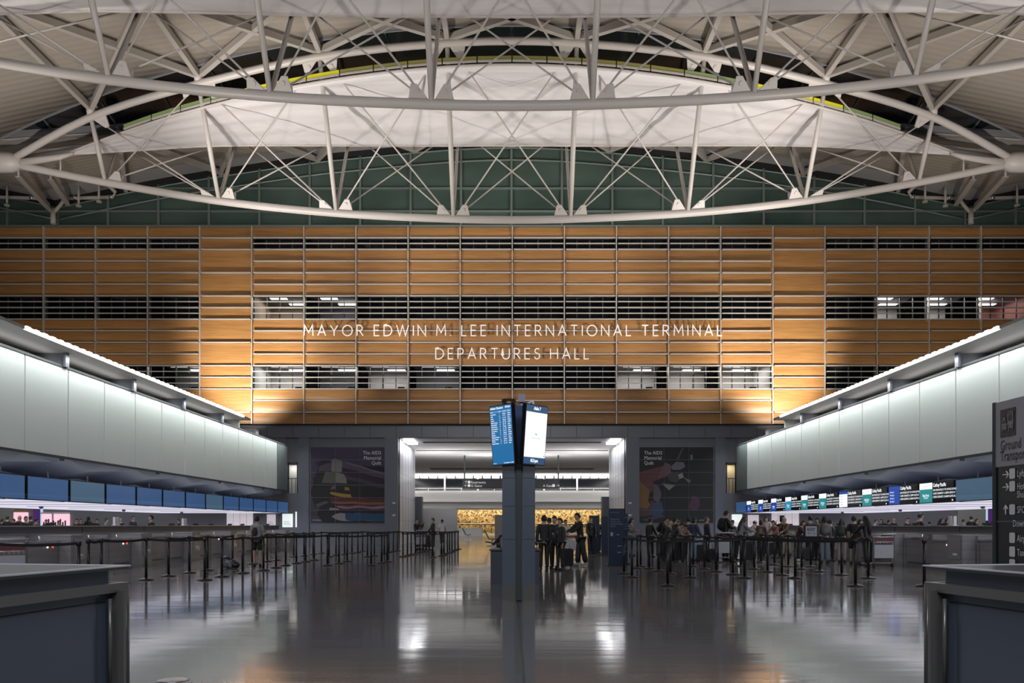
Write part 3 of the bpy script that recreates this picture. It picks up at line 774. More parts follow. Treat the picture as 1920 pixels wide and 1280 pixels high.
mb = MB(); mb.box(-1.7, -.9, 84, 84.3, 0, 2.3); tag(mb.build('panel_divider', mat('divider', (.28, .26, .25), .6), loc=(-1.3, 84, 0)), 'narrow grey divider panel left of the column kiosks', 'panel')
# tandem seats
def bench(x, y, label, rz=0):
    root = empty('tandem_seat', (x, y, 0), label, 'seat', 'tandem seats on the concourse')
    for k in (0, 1):
        mb = MB(); mb.box(x-.25, x+.25, y+k*.6-.25, y+k*.6+.25, .42, .46); mb.build('seat', M['black'], root)
        mb = MB(); mb.bar((x-.22, y+k*.6, .45), (x-.5, y+k*.6, 1.02), .05, .5, (0, 1, 0)); mb.bar((x-.22, y+k*.6, .45), (x-.5, y+k*.6, 1.02), .48, .05, (1, 0, 0)); mb.build('backrest', cloth((.30, .17, .09)), root)
    mb = MB(); mb.bar((x, y-.3, .38), (x, y+.9, .38), .06, .05); mb.build('rail', M['steeldark'], root)
    for k in (-.1, .7):
        mb = MB(); mb.bar((x, y+k, .38), (x-.05, y+k, .05), .05, .05); mb.box(x-.35, x+.3, y+k-.03, y+k+.03, 0, .05); mb.build('leg', M['steellight'], root)
    return root
bench(-3.9, 75.5, 'tandem seat with tan backs facing right before the low white counter')
bench(-1.2, 52, 'dark tandem seat half hidden behind the left kiosk of the column')
# hanging wayfinding sign
ys = 70.0; kk = ys/F
root = empty('hanging_sign', (0, ys, cz(906, ys)), 'long black hanging wayfinding sign with Restrooms, G Gates and A Gates arrows', 'sign')
MB().box((867-960)*kk, (1049-960)*kk, ys, ys+.25, cz(916, ys), cz(898, ys)).build('board', M['signblack'], root)
for px in (871, 1047): MB().box((px-960)*kk-.06, (px-960)*kk+.06, ys+.05, ys+.15, cz(898, ys), cz(853, ys)).build('hanger', M['darkframe'], root)
mb = MB(); fr = lambda px, py: frame(((px-960)*kk, ys-.01, cz(py, ys)), (1, 0, 0), (0, 0, 1))
sgm = mat('sign_print', (.55, .55, .55), .5, emit=(.7, .7, .7), es=.25)
for t_, px, py in (('Restrooms', 883, 906), ('G Gates', 883, 912.5), ('A Gates', 1018, 912.5)): text(MB(), t_, fr(px, py), .2).build('lettering', sgm, root)
def arrow(mb, c, d, s):
    c = Vector(c); d = Vector(d); pr = Vector((-d.z, 0, d.x)); pr = pr*1
    mb.bar(c-d*s, c+d*s, .012, .18*s, (0, 0, 1) if abs(d.z) < .5 else (1, 0, 0)) if False else mb.tube([c-d*s, c+d*s], .11*s, 5)
    mb.tube([c+d*s-(d-pr)*s*.8, c+d*s, c+d*s-(d+pr)*s*.8], .11*s, 5)
cc = lambda px, py: Vector(((px-960)*kk, ys-.02, cz(py, ys)))
for px, py, d in ((874, 903.5, (0, 0, 1)), (874, 910, (-1, 0, 0)), (1046, 910, (1, 0, 0))): mb = MB(); arrow(mb, cc(px, py), d, .12); mb.build('arrow', sgm, root)
for px, py in ((879.5, 903.5), (879.5, 910), (1038, 910)): c = cc(px, py); MB().box(c.x-.1, c.x+.1, c.y, c.y+.01, c.z-.11, c.z+.11).build('symbol', sgm, root)

# posters
M['postertext'] = mat('poster_text', (.6, .6, .62), .6, emit=(.6, .6, .65), es=.12)  # print given a slight glow to read brighter
def poster(s, label, bg, shapes, tx):
    x0, x1 = (-13.3, -8.42) if s < 0 else (8.42, 13.3); z0, z1 = 1.45, 6.44; y = YW+.04
    root = empty('poster', ((x0+x1)/2, y, z0), label, 'poster', 'museum posters beside the passage')
    MB().box(x0, x1, y, y+.05, z0, z1).build('backing', bg, root)
    Wd, Ht = x1-x0, z1-z0
    for i, (poly, col) in enumerate(shapes):
        n = len(poly); o = (x0, y-.002-.0006*i, z0)
        m = cloth(tuple(min(.8, c_*1.05) for c_ in col), .6)
        mb = MB(); mb.prism([(min(max(a, 0), 1)*Wd, min(max(b_, 0), 1)*Ht) for a, b_ in poly], o, (1, 0, 0), (0, 0, 1), .0005)
        mb.build('printed_fold', m, root)
    mb = MB(); yj = y-.03
    for k in (1, 2): mb.box(x0+Wd*k/3-.008, x0+Wd*k/3+.008, yj, y, z0, z1)
    for k in range(1, 6): mb.box(x0, x1, yj, y, z0+Ht*k/6-.012, z0+Ht*k/6+.012)
    mb.build('joint_lines', M['wallgrey'], root)
    mb = MB()
    for i, ln in enumerate(('The AIDS', 'Memorial', 'Quilt')):
        fx = x1-.22 if tx == 'RIGHT' else x0+.30
        text(mb, ln, frame((fx, y-.035, z1-.48-.335*i), (1, 0, 0), (0, 0, 1)), .24, tx, xs=.92)
        mb.build('lettering', M['postertext'], root); mb = MB()
    text(mb, 'SFO MUSEUM', frame((x0+.12 if tx == 'RIGHT' else x1-.95, y-.035, z0+.14), (1, 0, 0), (0, 0, 1)), .07)
    mb.build('lettering', M['postertext'], root)
def band(y0, y1, x0=0, x1=1, amp=.015, ph=0, tilt=0, n=10):
    top = [(x0+(x1-x0)*i/n, y1+tilt*i/n+amp*math.sin(i*1.3+ph)) for i in range(n+1)]
    bot = [(x0+(x1-x0)*i/n, y0+tilt*i/n+amp*math.sin(i*1.1+ph+1)) for i in range(n+1)]
    return bot+top[::-1]
def fold(y0, y1, x0, amp, ph, tilt):   # a long folded cloth with a rounded left end
    n = 12; top = []; bot = []
    for i in range(n+1):
        t = i/n; x = x0+(1-x0)*t; r_ = math.sin(min(1, t*6)*PI/2); m_ = (y0+y1)/2+tilt*t; h_ = (y1-y0)/2*r_
        top.append((x, m_+h_+amp*math.sin(i*1.1+ph))); bot.append((x, m_-h_+amp*math.sin(i*.9+ph+1)))
    return bot+top[::-1]
shA = [
 (fold(.0, .80, .0, .004, 0, -.06), (.012, .011, .016)),
 (fold(.70, .86, .06, .006, 1, -.22), (.035, .018, .045)),
 (fold(.77, .84, .30, .004, 2, -.19), (.10, .07, .11)),
 (fold(.80, .825, .44, .004, 2, -.17), (.16, .13, .17)),
 ([(.10, .68), (.13, .75), (.20, .78), (.28, .80), (.28, .69)], (.09, .07, .10)),
 ([(.28, .68), (.285, .84), (.34, .85), (.43, .81), (.42, .67)], (.22, .21, .20)),
 (fold(.50, .66, .02, .006, .5, -.14), (.02, .019, .02)),
 (fold(.60, .65, .38, .004, .9, -.15), (.06, .045, .07)),
 ([(.15, .53), (.20, .68), (.34, .67), (.34, .52)], (.11, .11, .10)),
 ([(.34, .53), (.335, .67), (.45, .645), (.485, .58), (.49, .52)], (.21, .21, .19)),
 (fold(.40, .50, .0, .005, .5, -.05), (.016, .015, .015)),
 ([(.26, .44), (.29, .48), (.34, .50), (.34, .45)], (.15, .11, .08)),
 ([(.46, .43), (.46, .475), (.52, .465), (.53, .43)], (.30, .18, .03)),
 (fold(.35, .41, .26, .006, .3, -.02)[:6]+[(.55, .345), (.54, .375), (.44, .385), (.27, .41)], (.34, .21, .03)),
 (fold(.26, .34, .24, .006, .6, -.02), (.10, .02, .022)),
 (fold(.255, .285, .26, .005, 2, -.02), (.20, .10, .05)),
 (fold(.19, .235, .33, .009, 1.4, -.01), (.17, .06, .10)),
 (fold(.20, .215, .34, .009, 1.4, -.005), (.30, .17, .22)),
 ([(.25, .165), (.26, .20), (.38, .19), (.39, .16)], (.28, .21, .22)),
 (fold(.13, .17, .02, .005, .2, 0), (.012, .012, .02)),
 (fold(.03, .13, .28, .004, .4, -.01), (.26, .22, .23)),
 (fold(.03, .13, .42, .006, .4, -.01)[1:-1], (.012, .06, .13)),
 ([(0, .16), (.10, .24), (.13, .22), (.08, .1), (0, .1)], (.045, .04, .045)),
 ([(.06, .24), (.2, .29), (.25, .27), (.1, .21)], (.09, .075, .08)),
]
poster(-1, 'purple museum poster of folded cloths left of the passage, The AIDS Memorial Quilt', mat('poster_purple', (.055, .037, .082), .5), shA, 'RIGHT')
shB = [
 ([(0, .0), (0, .67), (.28, .74), (.5, .82), (1, .84), (1, 0)], (.016, .017, .02)),
 ([(0, .67), (.28, .74), (.34, .76), (.40, .62), (.19, .55), (.18, .40), (.0, .50)], (.15, .055, .06)),
 ([(.28, .66), (.35, .80), (.42, .77), (.43, .66), (.25, .58)], (.16, .10, .12)),
 ([(.42, .74), (.5, .81), (.6, .80), (.62, .74), (.55, .70), (.45, .70)], (.17, .16, .19)),
 ([(.38, .62), (.42, .66), (.52, .66), (.55, .58), (.5, .53), (.40, .56)], (.07, .065, .065)),
 ([(.30, .52), (.49, .50), (.40, .43)], (.22, .24, .23)),
 ([(.52, .64), (.58, .66), (.60, .60), (.54, .58)], (.30, .30, .32)),
 ([(.60, .60), (.70, .56), (.67, .52)], (.18, .17, .18)),
 ([(0, .2), (0, .56), (.06, .5), (.14, .42), (.12, .3), (.15, .22), (.1, .18)], (.22, .12, .045)),
 ([(.0, .08), (.0, .2), (.12, .18), (.16, .3), (.24, .25), (.2, .1)], (.10, .05, .06)),
 ([(.19, .30), (.19, .52), (.26, .48), (.30, .38), (.26, .26)], (.13, .10, .13)),
 ([(.14, .12), (.18, .26), (.30, .28), (.33, .14), (.22, .08)], (.05, .08, .16)),
 ([(.02, .04), (.3, .12), (.34, .08), (.1, .02)], (.07, .06, .12)),
 (arc(.72, .26, .10, .10, -90, 90)+[(.66, .2)], (.085, .03, .075)),
 ([(.5, .84), (.58, .99), (.60, .99), (.53, .84)], (.09, .08, .09)),
 ([(.69, .83), (.69, .9), (.72, .9), (.72, .83)], (.22, .22, .25)),
]
poster(1, 'dark museum poster of crumpled fabric right of the passage, The AIDS Memorial Quilt', mat('poster_black', (.010, .010, .013), .5), shB, 'LEFT')

# ------------------------------------------------------------------ check-in canopies
def word(n): return ordn[n] if n < len(ordn) else ordn[-1]
XG = 14.5; PY0 = 25.41; PS = 2.478
for s, nm in ((-1, 'left'), (1, 'right')):
    root = empty('check_in_canopy', (s*17, 35, 3.5), 'long %s check-in canopy with frosted glass band, lit edge and glowing soffit' % nm, 'canopy', 'canopies over the check-in islands')
    for k in range(-5, 12):
        y0 = PY0+k*PS; mb = MB(); a, b_ = sorted((s*XG, s*(XG+.05)))
        mb.box(a, b_, y0+.04, y0+PS-.04, 3.52, 6.38); mb.build('glass_panel', M['frost'] if k < 11 else M['frostdim'], root)
    mb = MB(); a, b_ = sorted((s*(XG+.06), s*(XG+.2))); mb.box(a, b_, 13, 55.2, 3.5, 6.4); mb.build('panel_backing', M['joint'], root)
    mb = MB(); a, b_ = sorted((s*(XG-.03), s*(XG+.12))); mb.box(a, b_, 13, 55.2, 6.38, 6.45); mb.box(a, b_, 13, 55.2, 3.44, 3.52); mb.build('panel_rail', M['joint'], root)
    # roof slab with lit front edge
    mb = MB(); a, b_ = sorted((s*13.9, s*22)); mb.box(a, b_, 13, 45.4, 6.86, 6.96)
    a, b_ = sorted((s*15.6, s*15.75)); mb.box(a, b_, 13, 45.4, 6.4, 6.86); a, b_ = sorted((s*14.5, s*16.2)); mb.box(a, b_, 45.3, 45.42, 6.4, 6.86)
    mb.build('roof_slab', M['canopy'], root)
    mb = MB(); a, b_ = sorted((s*14.9, s*16.5)); mb.box(a, b_, 49.6, 50.2, 6.3, 6.9); mb.build('end_box', M['white'], root)
    for j in range(-2, 4):
        y = 27.6+4.956*j; mb = MB(); a, b_ = sorted((s*14.42, s*15.6)); mb.box(a, b_, y, y+.06, 6.4, 6.86); a, b_ = sorted((s*14.38, s*14.46)); mb.box(a, b_, y-.1, y+.12, 6.4, 6.86)
        mb.build('baffle', M['wallgrey'], root)
    a, b_ = sorted((s*13.82, s*13.9)); MB().box(a, b_, 13, 24.2, 6.86, 6.95).build('edge_nosing', M['canopy'], root)
    for j in range(44):
        y = 24.3+.45*j; mb = MB(); a, b_ = sorted((s*13.82, s*13.91)); mb.box(a, b_, y, y+.43, 6.87+(.0), 6.95); a, b_ = sorted((s*13.84, s*13.9)); mb.box(a, b_, y+.05, y+.25, 6.95, 6.98)
        mb.build('edge_lamp', M['led'], root)
    # dark bulkhead under the glass, with facets
    mb = MB()
    prof = [(XG, 3.46), (XG+.5, 3.30), (XG+2.2, 3.02), (XG+2.3, 2.6)]
    vs = []; ys = [13+PS*i for i in range(18)]
    for i, y in enumerate(ys):
        dzv = -.10 if i % 2 else .06
        vs += [(s*x, y, z+(dzv if j in (1, 2) else 0)) for j, (x, z) in enumerate(prof)]
    fs = []
    for i in range(len(ys)-1):
        for j in range(3): fs.append((i*4+j, i*4+j+1, i*4+5+j, i*4+4+j))
    mb.add(vs, fs); a, b_ = sorted((s*(XG+.1), s*20.0)); mb.box(a, b_, 13, 55.2, 3.5, 3.6)
    mb.build('bulkhead', M['fasciadark'], root)
    mb = MB(); a, b_ = sorted((s*(XG+.08), s*22.6)); mb.box(a, b_, 13, 55.0, 2.07, 2.09); mb.build('soffit', M['soffit'], root); MB().box(a, b_, 13, 55.0, 2.095, 2.5).build('soffit_box', M['joint'], root)
    mb = MB()
    for j in range(12):
        y = 15+j*3.3; a, b_ = sorted((s*(XG+.3), s*19.8)); mb.box(a, b_, y, y+.03, 2.055, 2.069)
    mb.build('soffit_joints', M['wallgrey'], root)
    for j in range(0, 5):
        y = 20+j*7.4; mb = MB(); mb.ball((s*(19.2), y, 2.03), .09, .09, .07, 10, 6); mb.build('camera_dome', M['steeldark'], root)
        mb = MB(); mb.box(s*14.45-.05, s*14.45+.05, y-.05, y+.05, 3.36, 3.45); mb.build('sensor', M['joint'], root)
# ------------------------------------------------------------------ monitors
LX = XG-.03
airline = {  # right side, index from the front: logo block, lower block
 2: ('monteal', 'Bag Drop'), 3: ('mondeep', 'notice'), 4: ('monteal', 'Bag Drop'), 5: ('screenwhite', 'notice'), 6: ('monteal', 'Bag Drop'), 7: ('monteal', 'Economy'), 8: ('moncyan', 'Premium'), 9: ('mondeep', 'Business'), 10: ('mondeep', 'First'), 11: ('mondeep', 'First')}
for s, nm in ((-1, 'left'), (1, 'right')):
    for k in range(-5, 12):
        i = k+0
        y0 = PY0+k*PS; y1 = y0+PS
        if y1 < 20: continue
        yy0, yy1 = y0+.06, y1-.06
        xf = s*LX
        isair = (s > 0 and 1 <= k <= 10)
        vis = k+2
        lab = ('black monitor reading Cathay Pacific, %s from the front of the lit right row' % word(k-1)) if isair else 'plain blue overhead monitor, %s from the front above the %s counters' % (word(k+4), nm)
        root = empty('overhead_monitor', (s*(LX+.06), (y0+y1)/2, 2.4), lab, 'monitor', 'monitors over the check-in counters')
        a, b_ = sorted((xf, xf+s*.1)); zt, zb = 2.765, 2.075
        MB().box(a, b_, yy0, yy1, zb-.02, zt+.02).build('housing', M['black'], root)
        MB().box(a+.07, a+.09, (y0+y1)/2-.03, (y0+y1)/2+.03, zt, zt+.2).build('bracket', M['fasciadark'], root)
        sx_ = xf-s*.004
        # frame: text runs left to right for someone in the hall
        r = Vector((0, -s*1, 0)); fr0 = Vector((sx_, yy1 if s > 0 else yy0, zb)); Wd = yy1-yy0; Ht = zt-zb
        def fr(u, v, lift=0.0): return frame(fr0+r*(u*Wd)+Vector((0, 0, v*Ht))+Vector((-s*lift, 0, 0)), r, (0, 0, 1))
        def rect(mb, u0, u1, v0, v1, lift):
            mx = fr(u0, v0, lift); mb.add([mx @ Vector(p) for p in ((0, 0, 0), ((u1-u0)*Wd, 0, 0), ((u1-u0)*Wd, (v1-v0)*Ht, 0), (0, (v1-v0)*Ht, 0))], [(0, 1, 2, 3)])
        mb = MB(); rect(mb, .01, .99, .01, .99, .002)
        if not isair:
            mb.build('screen', M['monsteel'] if (s > 0 and k == 0) or (s < 0 and k in (1, 6)) else M['monblue'], root)
        else:
            col, what = airline.get(k+1, ('mondeep', 'First'))
            sc2 = mb.build('screen', M['monblack'], root)
            mb = MB(); rect(mb, .01, .40, .68 if what != 'notice' else .82, .99, .004); lb = mb.build('logo_block', M['screenwhite'] if what != 'notice' else M['mondeep'], root)
            mb = MB(); rect(mb, .01, .40, .01, .68 if what != 'notice' else .82, .004); cb = mb.build('class_block', M[col], root)
            tm = M['screentext'] if col != 'screenwhite' else M['mondeep']
            mb = MB()
            if what != 'notice':
                text(mb, what, fr(.205, .32, .007), .085, 'CENTER', bold=.01); text(mb, 'CX 0873', fr(.205, .20, .007), .06, 'CENTER')
            else:
                for q in range(4): text(mb, 'Boarding %d' % (q+1), fr(.06, .64-.17*q, .007), .06, 'LEFT')
            mb.build('class_lettering', tm, cb)
            mb = MB(); text(mb, 'Cathay Pacific', fr(.42, .77, .006), .125, bold=.012, xs=.92)
            for q, t_ in enumerate(('SAN FRANCISCO TO HONG KONG', 'CX873 DEPARTS 11:25PM GATE A7', 'CX893 DEPARTS 12:40AM GATE A2')):
                text(mb, t_, fr(.42, .56-.17*q, .006), .072, xs=.98)
            mb.build('lettering', M['screentext'], sc2)
            mb = MB(); rect(mb, .955, .985, .04, .11, .006); mb.build('corner_mark', M['screentext'], sc2)
            if what != 'notice':
                mb = MB(); text(mb, 'CATHAY PACIFIC', fr(.205, .79, .007), .045, 'CENTER'); mb.build('logo_lettering', M['screengrey'], lb)
# ------------------------------------------------------------------ check-in counters (units 4.2 m long)
def counter_proto():
    root = empty('check_in_counter', (0, 0, 0), 'x', 'check-in counter', None)
    L = 4.2
    S = M['steel']
    MB().box(1.1, 1.9, 0.0, L-.02, 0, 1.08).build('desk', S, root)
    mb = MB(); mb.box(1.02, 1.45, .0, L-.02, 1.24, 1.28); mb.box(1.1, 1.18, 0.02, L-.04, 1.08, 1.24); wt = mb.build('worktop', M['steeldark'], root); MB().box(1.0, 1.02, 0, L-.02, 1.255, 1.285).build('worktop_edge', M['steellight'], wt)
    MB().box(.35, 1.1, .05, 1.75, 0, .92).build('bag_scale', S, root)
    MB().box(.33, 1.1, 1.8, 1.86, 0, 1.02).build('side_panel', S, root); MB().box(.33, 1.1, .0, .05, 0, 1.02).build('side_panel', S, root)
    mb = MB(); mb.box(.0, 1.1, 1.95, 2.75, .0, 1.04); pod = mb.build('pod', S, root)
    mb = MB(); mb.box(-.02, 0, 2.03, 2.62, .38, .95); mb.build('pod_panel', M['steellight'], pod)
    mb = MB(); mb.box(-.035, -.02, 2.2, 2.38, .48, .54); mb.build('label_plate', M['paper'], pod)
    MB().box(.30, 1.1, 2.8, 4.15, .0, .88).build('bag_scale', S, root)
    MB().box(.285, .30, 2.95, 3.95, .12, .18).build('kick_rail', M['steeldark'], root); MB().box(.335, .35, .2, 1.6, .12, .18).build('kick_rail', M['steeldark'], root)
    MB().box(.26, .36, 2.78, 4.17, .84, .90).build('edge_trim', M['steellight'], root); MB().box(.31, .37, .05, 1.76, .89, .94).build('edge_trim', M['steellight'], root)
    for y in (.9, 3.4): MB().tube([(.45, y, .87), (.45, y, 1.02)], .035, 8).build('knob', M['steellight'], root)
    for y in (1.3, 3.1):
        mb = MB(); mb.box(1.28, 1.33, y-.22, y+.22, 1.30, 1.36); mb.box(1.29, 1.34, y-.14, y+.14, 1.28, 1.31); mb.bar((1.3, y, 1.29), (1.42, y, 1.29), .18, .02)
        mb.build('terminal', M['black'], root)
    mb = MB(); mb.box(.285, .3, 3.05, 3.1, .72, .77); mb.build('stop_button', M['red'], root)
    mb = MB(); mb.box(.285, .3, 3.3, 3.34, .72, .76); mb.build('status_lamp', M['lamp'], root)
    return root
cp = counter_proto()
tree0 = {}
for c in bpy.data.objects:
    if c.parent is not None: tree0.setdefault(c.parent.name, []).append(c)
first = True
for s, nm in ((-1, 'left'), (1, 'right')):
    n = 8
    for k in range(n):
        y = 12.3+4.2*k+(.0 if s < 0 else .0)
        o = cp if first else copy_tree(cp, None, tree0); first = False
        x = 11.45 if s < 0 else 11.95
        # right side faces -x (proto front is at x=0 facing -x); the left side is the same unit turned round
        if s > 0: o.location = (x, y, 0); o.rotation_euler = (0, 0, 0)
        else: o.location = (-x, y+4.2, 0); o.rotation_euler = (0, 0, PI)
        o['label'] = 'brushed steel check-in counter unit, %s from the far end of the %s row' % (word(n-1-k), nm)
        o['group'] = 'check-in counters'
# document racks on the counters
for s, yv, nm in ((1, 24.7, 'white double leaflet holder standing on the right check-in counter'), (-1, 33.2, 'small white card stand on the left check-in counter'), (-1, 27.5, 'little white printer box on the left check-in counter')):
    x = s*12.75; mb = MB(); z = 1.28
    mb.box(x-.04, x+.04, yv-.16, yv-.02, z, z+.28); mb.box(x-.04, x+.04, yv+.02, yv+.16, z, z+.28); mb.box(x-.08, x+.08, yv-.18, yv+.18, z, z+.02)
    tag(mb.build('leaflet_holder', M['paper'], loc=(x, yv, z)), nm, 'leaflet holder')
# what shows behind the islands: storefronts and panels on the far wall
def wallpanel(name, px0, px1, py0, py1, m, label, cat, st=False, Y=YW+.04, dep=.06):
    x0, x1 = WX(px0), WX(px1); z1, z0 = WZ(py0), max(0, WZ(py1))
    o = MB().box(x0, x1, Y-dep, Y, z0, z1).build(name, m, loc=((x0+x1)/2, Y, z0))
    if st: struct(o)
    else: tag(o, label, cat)
    return o
mb = MB(); mb.box(WX(-150), WX(540), YW+.06, YW+.4, 0, 3.4); struct(mb.build('wall_back', mat('slate_wall', (.17, .175, .20), .5)))
mb = MB(); mb.box(WX(1382), WX(2080), YW+.06, YW+.4, 0, 3.4); struct(mb.build('wall_back', mat('slate_wall2', (.17, .175, .20), .5)))
pale = mat('pale_wall', (.3, .3, .29), .6)
pinkm = mat('storefront_pink', (.4, .3, .3), .5, emit=(1, .62, .74), es=.9)
tint(pinkm, (.3, .1, .15), (3, 1, 3), 2)
wallpanel('wall_back', -60, 27, 940, 1020, pale, '', '', True)
for i, (a, b_, t) in enumerate(((27, 53, 960), (80, 97, 963), (102, 131, 963))):
    root = empty('storefront', (WX((a+b_)/2), YW, 0), '%s pink lit shop front beyond the left island' % ('small orange-topped', 'narrow', 'wide')[i], 'storefront', 'lit shops behind the left island')
    MB().box(WX(a), WX(b_), YW-.1, YW+.02, 0, WZ(t)).build('display', pinkm, root)
    MB().box(WX(a)-.05, WX(b_)+.05, YW-.16, YW-.08, WZ(t), WZ(t)+.1).build('header', cloth((.5, .25, .05)) if i == 0 else M['white'], root)
    mb = MB()
    for q in range(5): mb.box(WX(a)+.1+q*.16, WX(a)+.18+q*.16, YW-.14, YW-.1, 1.2, 1.5+.1*(q % 3))
    mb.build('goods', cloth((.05, .02, .03)), root)
purple = mat('purple_panel', (.06, .02, .12), .5, emit=(.16, .04, .3), es=.25)
wallpanel('purple_panel', 63, 76, 948, 1020, purple, 'purple pillar panel beside the pink shop front', 'panel')
wallpanel('lightbox_strip', 76, 80, 950, 1020, mat('iceblue', (.3, .4, .5), .5, emit=(.45, .7, .9), es=.7), 'ice blue light strip between purple panel and pink shop', 'light strip')
wallpanel('wall_back', 1795, 1848, 950, 1020, pale, '', '', True)
wallpanel('purple_panel', 1852, 1866, 950, 1020, purple, 'purple pillar panel beyond the right island', 'panel')
wallpanel('lightbox_strip', 1848, 1852, 950, 1020, mat('iceblue2', (.3, .4, .5), .5, emit=(.45, .7, .9), es=.7), 'ice blue light strip beyond the right island', 'light strip')
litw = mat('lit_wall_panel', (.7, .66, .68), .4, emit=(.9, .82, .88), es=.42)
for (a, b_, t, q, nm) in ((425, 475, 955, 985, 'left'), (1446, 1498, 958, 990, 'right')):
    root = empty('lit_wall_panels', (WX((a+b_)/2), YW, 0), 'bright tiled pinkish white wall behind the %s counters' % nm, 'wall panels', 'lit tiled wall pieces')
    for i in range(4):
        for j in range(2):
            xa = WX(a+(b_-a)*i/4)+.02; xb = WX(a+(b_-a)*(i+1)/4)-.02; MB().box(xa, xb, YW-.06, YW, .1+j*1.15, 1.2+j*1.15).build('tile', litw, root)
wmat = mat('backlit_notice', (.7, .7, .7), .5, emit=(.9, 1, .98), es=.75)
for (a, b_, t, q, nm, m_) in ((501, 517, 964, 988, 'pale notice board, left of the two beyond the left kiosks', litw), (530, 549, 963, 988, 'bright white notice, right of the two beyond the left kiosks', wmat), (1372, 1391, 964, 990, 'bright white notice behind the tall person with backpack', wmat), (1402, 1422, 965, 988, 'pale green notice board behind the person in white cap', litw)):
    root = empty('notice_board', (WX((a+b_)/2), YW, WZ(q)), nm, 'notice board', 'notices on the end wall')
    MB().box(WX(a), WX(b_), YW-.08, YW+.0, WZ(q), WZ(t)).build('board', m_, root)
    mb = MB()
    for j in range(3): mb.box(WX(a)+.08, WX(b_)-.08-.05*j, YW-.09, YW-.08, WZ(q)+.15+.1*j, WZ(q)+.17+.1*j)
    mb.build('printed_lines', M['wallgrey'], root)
wallpanel('light_strip', 554, 556.5, 959, 988, wmat, 'thin white vertical light at the corner of the left end wall', 'light strip')
wallpanel('framed_notice', 1461, 1470, 966, 978, M['black'], 'small black framed notice on the lit right wall', 'picture frame', Y=YW-.08, dep=.02)

# ------------------------------------------------------------------ central column with screens
cx, cy = .115, 14.85
root = empty('display_column', (cx, cy, 0), 'blue-grey column with a dark corner strip and two tilted lit screens', 'column')
def diamond(r, ch):   # chamfered diamond outline, corner toward the camera
    pts = []
    for a in (-90, 0, 90, 180):
        t = math.radians(a); d = Vector((math.cos(t), math.sin(t))); p = Vector((-d.y, d.x))
        pts += [d*(r-ch)-p*ch, d*(r-ch)+p*ch]
    return [(cx+q.x, cy+q.y) for q in pts]
def extr(mb, pts, z0, z1):
    n = len(pts); mb.add([(x, y, z0) for x, y in pts]+[(x, y, z1) for x, y in pts], [tuple(range(n))[::-1], tuple(range(n, 2*n))]+[(i, (i+1) % n, n+(i+1) % n, n+i) for i in range(n)])
for z0, z1, m_, nm in ((.30, 2.42, M['columnblue'], 'shaft'), (0, .30, M['frameolive'], 'plinth')):
    mb = MB(); extr(mb, diamond(.36, .075), z0, z1); mb.build(nm, m_, root)
mb = MB()
for z in (1.05, 1.62, 2.1): extr(mb, diamond(.362, .075), z, z+.008)
extr(mb, [(cx-.05, cy-.30), (cx+.05, cy-.30), (cx+.045, cy-.345), (cx-.045, cy-.345)][::-1], 0.02, 2.42)
mb.build('corner_strip', M['joint'], root)
mb = MB(); extr(mb, diamond(.20, .06), 2.42, 3.36); mb.build('core', mat('core_navy', (.02, .05, .16), .35), root)
mb = MB(); mb.lathe((cx-.17, cy+.05, 3.33), [(.13, 0), (.13, .16)], 20); mb.build('cap_drum', mat('bronze', (.12, .08, .06), .35, .7), root)
mb = MB(); mb.box(cx-.01, cx+.11, cy-.15, cy-.03, 3.42, 3.56); mb.box(cx+.03, cx+.07, cy-.11, cy-.07, 3.34, 3.42); mb.build('sensor_box', mat('lilac_box', (.32, .30, .42), .5), root)
mb = MB(); mb.tube([(cx+.16, cy-.1, 3.33), (cx+.17, cy-.1, 3.40), (cx+.24, cy-.12, 3.44), (cx+.26, cy-.14, 3.36)], .028, 8); mb.build('antenna', M['white'], root)
